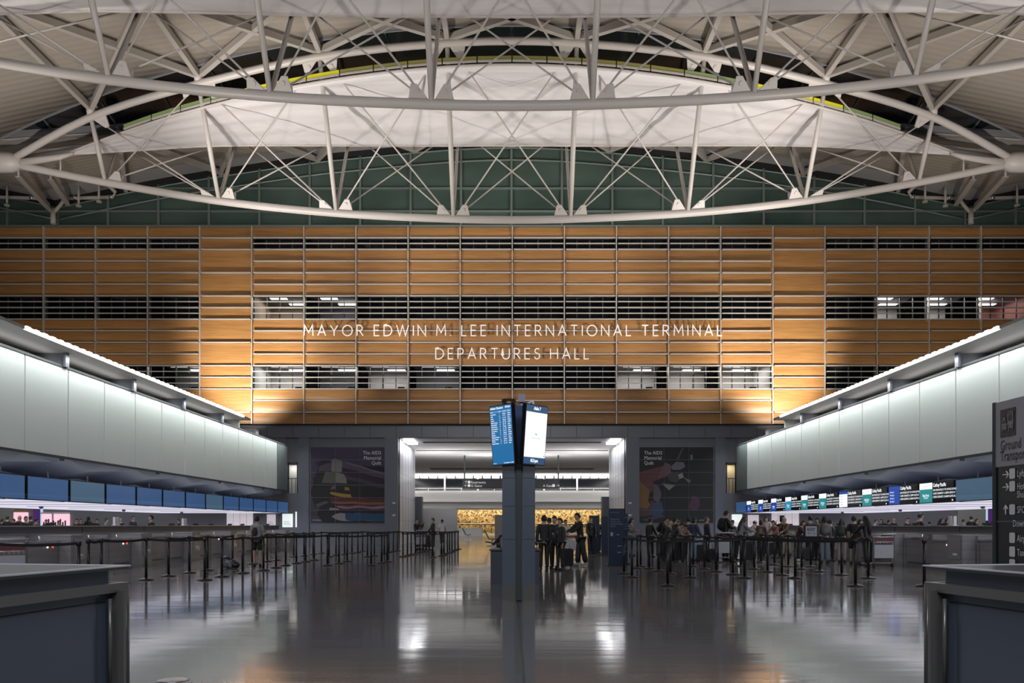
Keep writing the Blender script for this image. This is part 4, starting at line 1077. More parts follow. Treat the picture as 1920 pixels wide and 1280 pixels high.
for s in (-1, 1):
    a = math.radians(50); nrm = Vector((s*math.sin(a)*math.cos(.08), -math.cos(a)*math.cos(.08), -math.sin(.08))).normalized()
    r = Vector((0, 0, 1)).cross(nrm).normalized()   # right as seen by the viewer
    u = nrm.cross(r).normalized()
    Wd, Ht = .60, 1.02
    c = Vector((cx+s*.285, cy-.34, 2.83))
    o0 = c-r*Wd/2-u*Ht/2
    mx = frame(o0, r, u)
    mb = MB(); mb.box(0, Wd, 0, Ht, -.07, 0, mx); hs = mb.build('screen_housing', M['black'], root)
    def q(mb, x0, x1, y0, y1, l): mb.add([mx @ Vector(p) for p in ((x0, y0, l), (x1, y0, l), (x1, y1, l), (x0, y1, l))], [(0, 1, 2, 3)])
    def sp(name, m_, *rects, l=.003):
        mb = MB()
        for rr in rects: q(mb, *rr, l)
        return mb.build(name, m_, root)
    e = .015
    def T(mb, t_, x, y, sz, al='LEFT', bold=0, xs=1): text(mb, t_, mx @ Matrix.Translation((x, y, .007)), sz, al, bold=bold, xs=xs)
    if s < 0:
        scr = sp('screen', M['screenblue'], (e, Wd-e, e, Ht-e)); sp('header_bar', M['screenbar'], (e, Wd-e, Ht-.125, Ht-.095), l=.005)
        mb = MB(); T(mb, 'Airline Check-in', .03, Ht-.065, .038, bold=.02); T(mb, '8:21pm', Wd-.03, Ht-.06, .034, 'RIGHT', bold=.02)
        for x, t_ in ((.03, 'Airline'), (.25, 'Aisle'), (.35, 'Counter'), (.48, 'Opens')): T(mb, t_, x, Ht-.12, .02)
        mb.build('heading_lettering', M['screentext'], scr)
        names = ['Aeromexico', 'ANA', 'Asiana', 'Avianca', 'British Airways', 'Cathay Pacific', 'China Airlines', 'China Southern', 'Copa Airlines', 'EVA Air', 'Lufthansa', 'Philippine Airlines', 'Starlux Airlines', 'TAP Air', 'Turkish Airlines']
        mb = MB()
        for i, t_ in enumerate(names):
            y = Ht-.16-.0355*i
            T(mb, t_, .03, y, .021, bold=.015); T(mb, str((i*5) % 11+1), .265, y, .021, bold=.015); T(mb, '%d - %d' % (10+i*3, 18+i*3) if i % 3 else 'Closed', .35, y, .021, bold=.015); T(mb, ('9:15pm', '6:00am', 'Open')[i % 3], .48, y, .021, bold=.015)
        mb.build('listing_lettering', M['screentext'], scr)
        mb = MB(); T(mb, 'flysfo.com', .03, .03, .016); T(mb, 'Thursday March 14, 2024', Wd-.03, .03, .018, 'RIGHT', bold=.015); mb.build('footer_lettering', M['screentext'], scr)
    else:
        scr = sp('screen', M['screennavy'], (e, Wd-e, e, Ht-e)); adv = sp('advert', M['screenwhite'], (e, Wd-e, .13, Ht-.13), l=.005)
        mb = MB(); T(mb, 'Aisle 7', Wd/2, Ht-.09, .055, 'CENTER', bold=.03, xs=.9); T(mb, '8:21pm', Wd/2, .05, .055, 'CENTER', bold=.03, xs=.9); mb.build('lettering', M['screentext'], scr)
        mb = MB(); T(mb, 'CATHAY PACIFIC', Wd/2, .44, .026, 'CENTER'); mb.build('logo_lettering', M['screengrey'], adv)
        mb = MB()
        pts = [(-.025, .035), (-.01, .015), (.01, .01), (.03, -.02), (.0, -.005), (-.012, .0)]
        mb.add([mx @ Vector((Wd/2+a_, .52+b_, .008)) for a_, b_ in pts], [tuple(range(6))]); mb.box(Wd-.05, Wd-.035, .15, .175, .006, .008, mx); mb.build('bird_mark', M['steeldark'], adv)
# kiosk desk behind the column
root = empty('kiosk_desk', (.08, 18.9, 0), 'dark blue-grey kiosk desk standing behind the display column', 'kiosk')
mb = MB(); mb.box(-.47, .60, 18.7, 19.2, 0, .74); mb.build('cabinet', mat('kiosk_body', (.10, .11, .14), .35, .2), root)
mb = MB(); mb.box(-.50, .63, 18.66, 19.24, .74, .77); mb.build('top', M['steeldark'], root)
for s in (-1, 1):
    x = .065+s*.36; mb = MB(); mb.bar((x+s*.13, 18.85, .86), (x-s*.07, 18.85, 1.08), .05, .30, (0, 1, 0)) ; mb.build('tablet', M['black'], root)
    mb = MB(); mb.tube([(x, 18.9, .77), (x, 18.9, .98)], .05, 8); mb.box(x-.13, x+.13, 18.78, 19.05, .77, .80); mb.bar((x+s*.28, 18.8, .93), (x, 18.85, .88), .25, .03); mb.build('stand', M['steeldark'], root)
tag(MB().box(-.45, -.28, 18.72, 18.95, .772, .80).build('flyer_stack', M['cardboard'], loc=(-.36, 18.8, .772)), 'small stack of tan flyers on the left end of the kiosk desk', 'flyers')

# ------------------------------------------------------------------ foreground counters and directory sign
for s, nm in ((-1, 'left'), (1, 'right')):
    root = empty('foreground_counter', (s*3.3, 5.2, 0), 'steel framed blue-panelled counter cropped by the %s bottom corner of the picture' % nm, 'counter', 'counters in the foreground')
    # local frame: corner A, edge toward the camera (e1) and edge outward (e2)
    A = Vector((s*(2.60 if s < 0 else 2.80), 5.78, 0)); e1 = Vector((s*.13, -1, 0)).normalized(); e2 = Vector((s*1, .22, 0)).normalized(); L1, L2 = 3.6, 2.2
    def slab(mb, ins, z0, z1, l1=L1, l2=L2, i2=None):
        o = A+e1*ins+e2*(ins if i2 is None else i2)
        pts = [o, o+e1*(l1), o+e1*(l1)+e2*l2, o+e2*l2]
        if s > 0: pass
        vs = [(p.x, p.y, z0) for p in pts]+[(p.x, p.y, z1) for p in pts]
        mb.add(vs, [(3, 2, 1, 0), (4, 5, 6, 7), (0, 1, 5, 4), (1, 2, 6, 5), (2, 3, 7, 6), (3, 0, 4, 7)])
    mb = MB(); slab(mb, 0, 1.003, 1.024); mb.build('worktop', M['steeldark'], root)
    mb = MB(); o = A+Vector((0, 0, 1.026)); mb.bar(o, o+e1*L1, .045, .008); mb.bar(o, o+e2*L2, .045, .008); mb.build('worktop_edge', mat('edge_highlight', (.8, .8, .84), .45, .3), root)  # pale bars painting in the highlight along the top edges
    mb = MB(); slab(mb, .16, .86, 1.003, i2=.045); mb.build('neck_panel', M['glassblue'], root)
    mb = MB(); slab(mb, .04, .10, .87); mb.build('front_panel', M['glassblue'], root)
    mb = MB()
    for t, wd in ((.12, .14), (1.6, .05)):
        o = A+e2*.02+e1*t; mb.bar(o+Vector((0, 0, .0)), o+Vector((0, 0, .87)), wd, .03, tuple(e1))
    o = A+e2*.025+Vector((0, 0, .885)); mb.bar(o, o+e1*L1, .06, .06); mb.bar(A+e1*.02+Vector((0, 0, .885)), A+e1*.02+e2*L2+Vector((0, 0, .885)), .06, .06)
    o = A+e2*.02+Vector((0, 0, .05)); mb.bar(o, o+e1*L1, .06, .1)
    for t in (.14,):
        o = A+e1*t+e2*.1; mb.bar(o+Vector((0, 0, .88)), o+Vector((0, 0, 1.003)), .05, .05)
    mb.build('frame', M['frameolive'], root)
    mb = MB(); o = A+e1*.015+e2*.01; mb.tube([o+Vector((0, 0, .03)), o+Vector((0, 0, .90))], .025, 12); o = A+e1*.22+e2*-.01; mb.tube([o+Vector((0, 0, .25)), o+Vector((0, 0, .82))], .012, 8); mb.build('corner_post', M['steellight'] if False else M['frameolive'], root)
    mb = MB(); mb.box(0, .001, 0, .001, 0, .001); 
    mb = MB(); o = A+e2*.036+Vector((0, 0, .80))-Vector((s*.0, 0, 0)); mb.bar(o+e1*.2-e2*.0, o+e1*L1, .006, .006); mb.build('panel_joint', M['slot'], root)
# directory sign
X0 = 4.37; ya, yb = 7.70, 6.42
root = empty('directory_sign', (X0+.06, 6.8, 0), 'tall grey and black Ground Transportation directory sign cut by the right edge', 'sign')
MB().box(X0, X0+.10, yb, ya, 0, 2.40).build('panel', M['signblack'], root)
zsp = 1.3+(HZ-870)*7.7/F
MB().box(X0-.006, X0, yb, ya, 1.82, 2.40).build('header', M['signgrey'], root)
MB().box(X0-.02, X0+.12, ya, ya+.03, 0, 2.405).build('edge_post', M['joint'], root)
r = Vector((0, -1, 0))
def sf(py_y, z): return frame((X0-.010, py_y, z), r, (0, 0, 1))
mb = MB(); mb.box(X0-.010, X0-.006, 7.39, 7.62, 2.08, 2.325); pp_ = mb.build('pictogram_panel', M['signblack'], root)
icon = mat('icon_grey', (.30, .29, .30), .6)
def rr(mb, mx, x0, x1, y0, y1, l=.004, ch=.012):
    pts = [(x0+ch, y0), (x1-ch, y0), (x1, y0+ch), (x1, y1-ch), (x1-ch, y1), (x0+ch, y1), (x0, y1-ch), (x0, y0+ch)]
    mb.add([mx @ Vector((a, b_, l)) for a, b_ in pts], [tuple(range(8))])
mb = MB(); o = sf(7.62, 2.08)
rr(mb, o, .025, .105, .065, .125); rr(mb, o, .038, .092, .12, .16); rr(mb, o, .05, .08, .16, .172, ch=.003); rr(mb, o, .032, .048, .05, .07, ch=.003); rr(mb, o, .082, .098, .05, .07, ch=.003)
rr(mb, o, .115, .205, .07, .215); rr(mb, o, .122, .138, .052, .075, ch=.003); rr(mb, o, .182, .198, .052, .075, ch=.003); mb.build('pictogram', icon, pp_)
mb = MB(); rr(mb, o, .128, .192, .135, .185, .006); rr(mb, o, .125, .195, .195, .205, .006, .003); rr(mb, o, .048, .082, .128, .150, .006, .006); rr(mb, o, .035, .05, .085, .1, .006, .004); rr(mb, o, .08, .095, .085, .1, .006, .004); rr(mb, o, .125, .14, .085, .1, .006, .004); rr(mb, o, .18, .195, .085, .1, .006, .004); mb.build('pictogram_detail', M['signblack'], pp_)
mb = MB(); text(mb, 'Ground', sf(7.62, 1.965), .092, bold=.012, xs=.78); text(mb, 'Transportation', sf(7.62, 1.87), .092, bold=.012, xs=.78) ; mb.build('header_lettering', M['signblack'], root)
rows = [(1.73, 'Lyft, Uber', 1), (1.565, 'Hotel', 1), (1.495, 'Shuttles', 0), (1.36, 'SFO Parking', 2), (1.235, 'Down to', 0), (1.105, 'Airport Shuttles', 3), (.985, 'Taxis', 3), (.90, 'samTrans', 3)]
rows = [(HZ-a, b_, c) for a, b_, c in ()] or [((HZ-889)*7.5/F+1.3-.03, 'Lyft, Uber', 1), ((HZ-918)*7.4/F+1.3, 'Hotel', 1), ((HZ-933)*7.4/F+1.3, 'Shuttles', 0), ((HZ-962)*7.5/F+1.3, 'SFO Parking', 2), ((HZ-987)*7.5/F+1.3, 'Down to', 0), ((HZ-1015)*7.4/F+1.3, 'Airport Shuttles', 3), ((HZ-1041)*7.4/F+1.3, 'Taxis', 3), ((HZ-1065)*7.4/F+1.3, 'samTrans', 3)]
mt_ = M['signtext']
mb = MB(); ic = MB()
for z, t_, kd in rows:
    x = {0: 7.37, 1: 7.37, 2: 7.37, 3: 7.37}[kd]
    if t_ == 'Down to': x = 7.43
    text(mb, t_, sf(x, z), .062, xs=.82)
    if kd:
        yy = x+.105; m3 = sf(yy, z-.012); rr(ic, m3, 0, .085, 0, .09, ch=.01)
        m4 = Matrix.Translation((-.003, 0, 0)) @ m3
    if kd in (1, 2):
        c = Vector((X0-.012, x+.165, z+.03)); d = Vector((0, -1, 0)) if kd == 1 else Vector((0, 0, 1)); pr = Vector((0, 0, 1)) if kd == 1 else Vector((0, 1, 0))
        mb.tube([c-d*.04, c+d*.04], .006, 5); mb.tube([c+d*.04-(d-pr)*.03, c+d*.04, c+d*.04-(d+pr)*.03], .006, 5)
mb.build('lettering', mt_, root); ic.build('row_icon', mt_, root)
MB().box(X0-.004, X0, yb, ya, 1.325, 1.34).build('divider', M['glassblue'], root)

# ------------------------------------------------------------------ blue airline boards
def board(px0, px1, pyt, pyb, Y, label, lines=True):
    x0, x1 = (px0-960)*Y/F, (px1-960)*Y/F; zt = H+(HZ-pyt)*Y/F
    root = empty('kiosk_board', ((x0+x1)/2, Y, 0), label, 'sign board', 'tall navy airline boards')
    MB().box(x0, x1, Y, Y+.12, .05, zt).build('panel', M['navy'], root)
    MB().box(x0-.05, x1+.05, Y-.12, Y+.3, 0, .05).build('foot', M['black'], root)
    if lines:
        mb = MB(); wd = x1-x0
        text(mb, 'CATHAY PACIFIC', frame((x0+.08*wd, Y-.005, zt-.14), (1, 0, 0), (0, 0, 1)), .028, xs=1.0)
        for j, t_ in enumerate(('Self-service', 'check-in and', 'bag tag printing', 'kiosks')): text(mb, t_, frame((x0+.12*wd, Y-.005, zt-.36-.075*j), (1, 0, 0), (0, 0, 1)), .045)
        mb.box(x0+.12*wd, x0+.28*wd, Y-.004, Y, .95, 1.07); mb.box(x0+.5*wd, x0+.68*wd, Y-.004, Y, .98, 1.0); mb.box(x0+.55*wd, x0+.8*wd, Y-.004, Y, .62, .64); mb.box(x0+.55*wd, x0+.8*wd, Y-.004, Y, .42, .44)
        mb.build('lettering', M['navyicon'], root)
board(1141, 1171, 953, 1060, 27.3, 'tall navy airline board with white lines nearest the right queue, taller of the pair')
board(1160, 1177, 963, 1056, 28.3, 'navy board edge peeping out behind the taller navy airline board')
board(1105, 1124, 966, 1036, 39.5, 'small navy airline board far behind the man in a suit and mask', False)
board(1128, 1142, 968, 1040, 37.0, 'slate blue machine board left of the tall navy board', False)

# ------------------------------------------------------------------ queue posts
def post_proto():
    root = empty('queue_post', (0, 0, 0), 'x', 'queue post')
    mb = MB(); mb.lathe((0, 0, 0), [(.175, 0), (.18, .012), (.17, .022), (.08, .045), (.04, .06)], 24); mb.build('base', M['black'], root)
    mb = MB(); mb.tube([(0, 0, .05), (0, 0, .93)], .032, 12); mb.build('pole', M['blackmetal'], root)
    mb = MB(); mb.lathe((0, 0, .91), [(.034, 0), (.042, .01), (.042, .085), (.034, .095)], 14); mb.box(-.05, .05, -.012, .012, .93, .985); mb.build('belt_head', M['black'], root)
    return root
pp = post_proto(); pk = [c for c in bpy.data.objects if c.parent == pp]
nposts = [0]
def post(px, py, label, group):
    g = G(px, py)
    if nposts[0] == 0: o = pp
    else:
        o = pp.copy(); COL.objects.link(o)
        for c in pk:
            d = c.copy(); COL.objects.link(d); d.parent = o
    nposts[0] += 1
    o.location = g; tag(o, label, 'queue post', group); return o
def belt(a, b_, sag=.03):
    pa = a.location+Vector((0, 0, .965)); pb = b_.location+Vector((0, 0, .965)); n = 6; d = (pb-pa); L = d.length; dn = d.normalized()
    vs = []; fs = []; side = Vector((-dn.y, dn.x, 0))*.003
    pa = pa+dn*.045; pb = pb-dn*.045; d = pb-pa
    for i in range(n+1):
        t = i/n; p = pa+d*t-Vector((0, 0, sag*4*t*(1-t)))
        vs += [p-side+Vector((0, 0, -.03)), p+side+Vector((0, 0, -.03)), p+side+Vector((0, 0, .022)), p-side+Vector((0, 0, .022))]
    for i in range(n):
        for j in range(4): fs.append((i*4+j, i*4+(j+1) % 4, i*4+4+(j+1) % 4, i*4+4+j))
    mb = MB(); mb.add(vs, fs); mb.build('belt', M['belt'], a)
lanesL = [
 ('nearest the left edge', [(-20, 1120), (147.5, 1117)]),
 ("before the left counters", [(165.6, 1100), (190, 1097), (274, 1087), (384, 1087.5)]),
 ("left of the floor backpack", [(316, 1080), (355, 1074), (389, 1069), (436, 1063)]),
 ("passing the striped-shirt man", [(416, 1081), (455, 1074.5), (494, 1069), (517.5, 1064.5), (535.6, 1060), (555.6, 1056), (573, 1053), (589, 1050)]),
 ("behind the striped-shirt man", [(473, 1057), (501, 1052.5), (518, 1050), (551, 1044), (570, 1042), (587, 1039), (602.5, 1037)]),
 ("under the purple poster's left", [(614, 1060), (635.6, 1056.5), (651, 1052.5)]),
 ("farthest under the purple poster", [(617, 1044), (630, 1041), (646, 1039), (660, 1037), (671, 1035.6), (680, 1033)]),
 ("under the purple poster's right", [(696, 1060), (715.6, 1056), (726, 1053)]),
 ('below the left pilaster', [(689, 1044), (702, 1042), (720.6, 1038.7), (729, 1035.6), (737.5, 1033.7), (745, 1032.5)]),
 ('below the left glossy jamb', [(755.6, 1044), (764, 1042), (771, 1040), (779, 1038.7), (787.5, 1036), (793, 1034), (799, 1032.5), (805, 1031)]),
 ("nearest the aisle, left of column", [(811, 1044.7), (828, 1042.5), (832.5, 1040), (839, 1037.5), (843, 1036), (847.5, 1034.5), (853, 1031.6), (859, 1029.5)]),
]
lanesR = [
 ('beside the tall navy board', [(1252, 1098.5), (1185, 1082), (1170, 1075), (1195, 1065)]),
 ("nearest the aisle, right of column", [(1294, 1082.5), (1257, 1076), (1235, 1070.5), (1217.5, 1066), (1201, 1061.5)]),
 ("second over, right of column", [(1396, 1083.5), (1374, 1077), (1343, 1071.5), (1320.6, 1066.7), (1300, 1061.5), (1263, 1054)]),
 ("third over, right of column", [(1491, 1084), (1466, 1078), (1439, 1072), (1414, 1067), (1388.5, 1061.5), (1369.6, 1057.7), (1346, 1054.5)]),
 ('closest to the right counters', [(1628, 1084), (1578, 1078), (1537, 1071.5), (1503, 1066.7), (1478, 1062), (1452, 1058.4), (1427, 1054.6)]),
]
ends = {}
for side, lanes in (('left', lanesL), ('right', lanesR)):
    for li, (where, pts) in enumerate(lanes):
        prev = None; L = []
        for i, (px, py) in enumerate(pts):
            o = post(px, py, 'queue post, %s from the front of the line %s' % (word(i), where), 'belt queue posts')
            if prev is not None: belt(prev, o)
            prev = o; L.append(o)
        ends[(side, li)] = L
o = post(1604, 1099, 'black queue post standing nearest the camera in the right queue', 'belt queue posts'); belt(ends[('right', 0)][0], ends[('right', 2)][0]); belt(ends[('right', 2)][0], o); belt(ends[('right', 3)][0], ends[('right', 4)][0])
post(1733, 1099, 'lone black queue post without a belt before the right counters', 'belt queue posts')
post(1520, 1062, 'single black queue post just below the EXIT sign', 'belt queue posts')
belt(ends[('left', 3)][2], ends[('left', 5)][0]); belt(ends[('left', 5)][0], ends[('left', 7)][0]); belt(ends[('left', 4)][-1], ends[('left', 6)][-1]); belt(ends[('left', 6)][-1], ends[('left', 8)][-1]); belt(ends[('left', 8)][-1], ends[('left', 9)][-1]); belt(ends[('left', 9)][-1], ends[('left', 10)][-1])
belt(ends[('left', 0)][1], ends[('left', 1)][0]) if False else None
# EXIT sign card standing on a queue post head
root = empty('queue_sign', tuple(ends[('right', 4)][3].location+Vector((.3, 0, 1.0))), 'white EXIT card in a black frame above the right queue belts', 'sign')
g = ends[('right', 4)][3].location; mb = MB(); x0, x1 = (1510-960)*g.y/F, (1531-960)*g.y/F
z0, z1 = 1.3+(HZ-1005)*g.y/F, 1.3+(HZ-986)*g.y/F
MB().box(x0-.02, x1+.02, g.y-.02, g.y+.02, z0-.03, z1+.02).build('frame', M['black'], root)
MB().box(x0, x1, g.y-.03, g.y-.02, z0, z1).build('card', mat('sign_card', (.36, .36, .42), .6), root)
MB().tube([(g.x, g.y, .9), ((x0+x1)/2, g.y, z0)], .02, 8).build('stem', M['black'], root)
mb = MB(); text(mb, 'EXIT', frame(((x0+x1)/2, g.y-.034, z1-.14), (1, 0, 0), (0, 0, 1)), .085, 'CENTER', bold=.02); text(mb, '30 - 12', frame(((x0+x1)/2, g.y-.034, z0+.06), (1, 0, 0), (0, 0, 1)), .06, 'CENTER'); mb.build('lettering', M['black'], root)

# ------------------------------------------------------------------ luggage, trolleys, bags
def suitcase(px, py, wpx, hpx, label, col=(.01, .01, .012), handle=.25, rz=0.2):
    g = G(px, py); k = g.y/F; wd, ht = wpx*k, hpx*k; x, y = g.x, g.y
    root = empty('suitcase', (x, y, 0), label, 'suitcase', 'wheeled suitcases in the queues')
    m_ = cloth(col, .5)
    mb = MB(); e = .04
    mb.prism([(-wd/2+e, .05), (wd/2-e, .05), (wd/2, .05+e), (wd/2, ht-e), (wd/2-e, ht), (-wd/2+e, ht), (-wd/2, ht-e), (-wd/2, .05+e)], (x, y+.12, 0), (1, 0, 0), (0, 0, 1), .26); mb.build('shell', m_, root)
    mb = MB()
    for q in (-.3, -.1, .1, .3): mb.box(x+q*wd-.006, x+q*wd+.006, y-.15, y-.135, .12, ht-.06)
    mb.build('ribs', M['black'], root)
    for q in (-.35, .35):
        for yy in (-.08, .08): MB().tube([(x+q*wd-.012, y+yy, .028), (x+q*wd+.012, y+yy, .028)], .028, 10).build('wheel', M['black'], root)
    mb = MB(); h = handle; mb.tube([(x-.09, y+.08, ht-.02), (x-.09, y+.08, ht+h), (x+.09, y+.08, ht+h), (x+.09, y+.08, ht-.02)], .01, 6); mb.build('handle', M['steellight'], root)
    root.rotation_euler = (0, 0, rz)
    return root
suitcase(1064, 1064, 19, 36, 'large black suitcase beside the suited men right of the column')
suitcase(1333, 1053, 13, 25, 'upright black suitcase next to the older man in the navy jacket')
suitcase(1404, 1052, 21, 37, 'bulky black suitcase beside the long-haired woman in grey')
suitcase(1511, 1050, 12, 24, 'dark grey ribbed suitcase below the EXIT card', (.05, .055, .06))
suitcase(1275, 1052, 16, 36, 'tall black suitcase before the person in the pale patterned shirt')
suitcase(1240, 1045, 16, 32, 'black suitcase at the feet of the leaning person below the dark poster')
suitcase(1450, 1041, 14, 24, 'black suitcase near the white-haired man in khaki', rz=-.2)
suitcase(1430, 1040, 18, 26, 'grey-black suitcase beside the woman with the tan strap', (.03, .03, .03))
suitcase(800, 1027, 14, 24, 'black suitcase standing beside the person in the black hoodie')
suitcase(1314, 1055, 12, 34, 'second black suitcase next to the woman in the denim jacket')
def trolley(px, py, label, rz=0, sc_=1.0, boxes=None):
    g = G(px, py); root = empty('luggage_trolley', g, label, 'luggage trolley', 'luggage trolleys')
    S = M['trolley']; X, Y = g.x, g.y
    def p(a, b_, c): return (X+a, Y+b_, c)
    for sd in (-.31, .31):
        mb = MB(); mb.tube([p(sd, -.05, .12), p(sd, -.08, .95), p(sd*.95, -.2, 1.02)], .018, 8); mb.tube([p(sd, -.05, .14), p(sd*.8, .75, .10)], .018, 8); mb.build('side_tube', S, root)
    MB().box(*[v for v in (X-.29, X+.29, Y-.09, Y-.075, .30, .70)]).build('advert_panel', M['trolleypanel'], root)
    mb = MB(); mb.tube([p(-.32, -.2, 1.02), p(.32, -.2, 1.02)], .022, 8); mb.build('handle_bar', M['trolleypanel'], root)
    mb = MB(); mb.tube([p(-.30, -.07, .93), p(.30, -.07, .93)], .016, 8); mb.tube([p(-.30, -.07, .78), p(.30, -.07, .78)], .014, 8)
    for q in range(7): mb.tube([p(-.27+.09*q, -.07, .72), p(-.27+.09*q, -.07, .79)], .008, 5)
    mb.tube([p(-.25, .75, .10), p(.25, .75, .10)], .018, 8)
    for q in (-.12, 0, .12): mb.tube([p(q, -.05, .15), p(q*.8, .75, .10)], .01, 5)
    mb.build('basket', S, root)
    mb = MB(); mb.box(X-.29, X+.29, Y-.085, Y-.07, .80, .90); mb.build('red_board', M['trolleyred'], root)
    for q, yy in ((-.28, -.02), (.28, -.02), (0, .68)):
        mb = MB(); mb.tube([p(q-.02, yy, .065), p(q+.02, yy, .065)], .065, 12); mb.box(X+q-.03, X+q+.03, Y+yy-.02, Y+yy+.02, .07, .15); mb.build('wheel', M['black'], root)
    root.rotation_euler = (0, 0, rz)
trolley(1655, 1064, 'silver luggage trolley with white panel pushed by the woman in black', .0)
trolley(1356, 1052, 'silver luggage trolley beside the tall person with the black backpack', .1)
trolley(1074, 1046, 'luggage trolley held by the tall man in dark clothes right of the column', .0)
trolley(14, 1108, 'luggage trolley cropped by the left edge behind the first queue post', .9)
trolley(789, 1031, 'luggage trolley between the two dark-clothed people at left', .5)
# backpack on the floor by the left queue
g = G(431, 1065); root = empty('floor_backpack', g, 'grey and black patterned backpack lying on the floor among the left queue posts', 'backpack')
mb = MB(); mb.ball(g+Vector((0, 0, .14)), .26, .16, .15, 14, 8); mb.ball(g+Vector((-.12, 0, .27)), .14, .12, .12, 12, 8); mb.build('body', tint(mat('bag_fabric', (.02, .02, .022), .8), (.22, .22, .23), (9, 9, 9), 2), root)
mb = MB(); mb.ball(g+Vector((.2, -.08, .1)), .13, .1, .1, 10, 6); mb.build('pocket', M['black'], root)
mb = MB(); mb.tube([g+Vector((-.2, -.1, .3)), g+Vector((.0, -.17, .34)), g+Vector((.22, -.15, .2)), g+Vector((.3, -.12, .04))], .015, 6); mb.build('strap', M['black'], root)

# ------------------------------------------------------------------ people
def skin_mesh(verts, edges, root=0, sub=1):
    me = bpy.data.meshes.new('sk'); me.from_pydata([v[0] for v in verts], edges, []); o = bpy.data.objects.new('sk', me); COL.objects.link(o)
    md = o.modifiers.new('s', 'SKIN'); md.use_smooth_shade = True
    sk = me.skin_vertices[0].data
    for i, v in enumerate(verts): sk[i].radius = v[1] if isinstance(v[1], tuple) else (v[1], v[1]); sk[i].use_root = (i == root)
    m2 = o.modifiers.new('b', 'SUBSURF'); m2.levels = sub; m2.render_levels = sub
    bpy.context.view_layer.update()
    r = bpy.data.meshes.new_from_object(o.evaluated_get(bpy.context.evaluated_depsgraph_get()))
    bpy.data.objects.remove(o); bpy.data.meshes.remove(me)
    vs = [v.co.copy() for v in r.vertices]; fs = [tuple(p.vertices) for p in r.polygons]; bpy.data.meshes.remove(r)
    return vs, fs
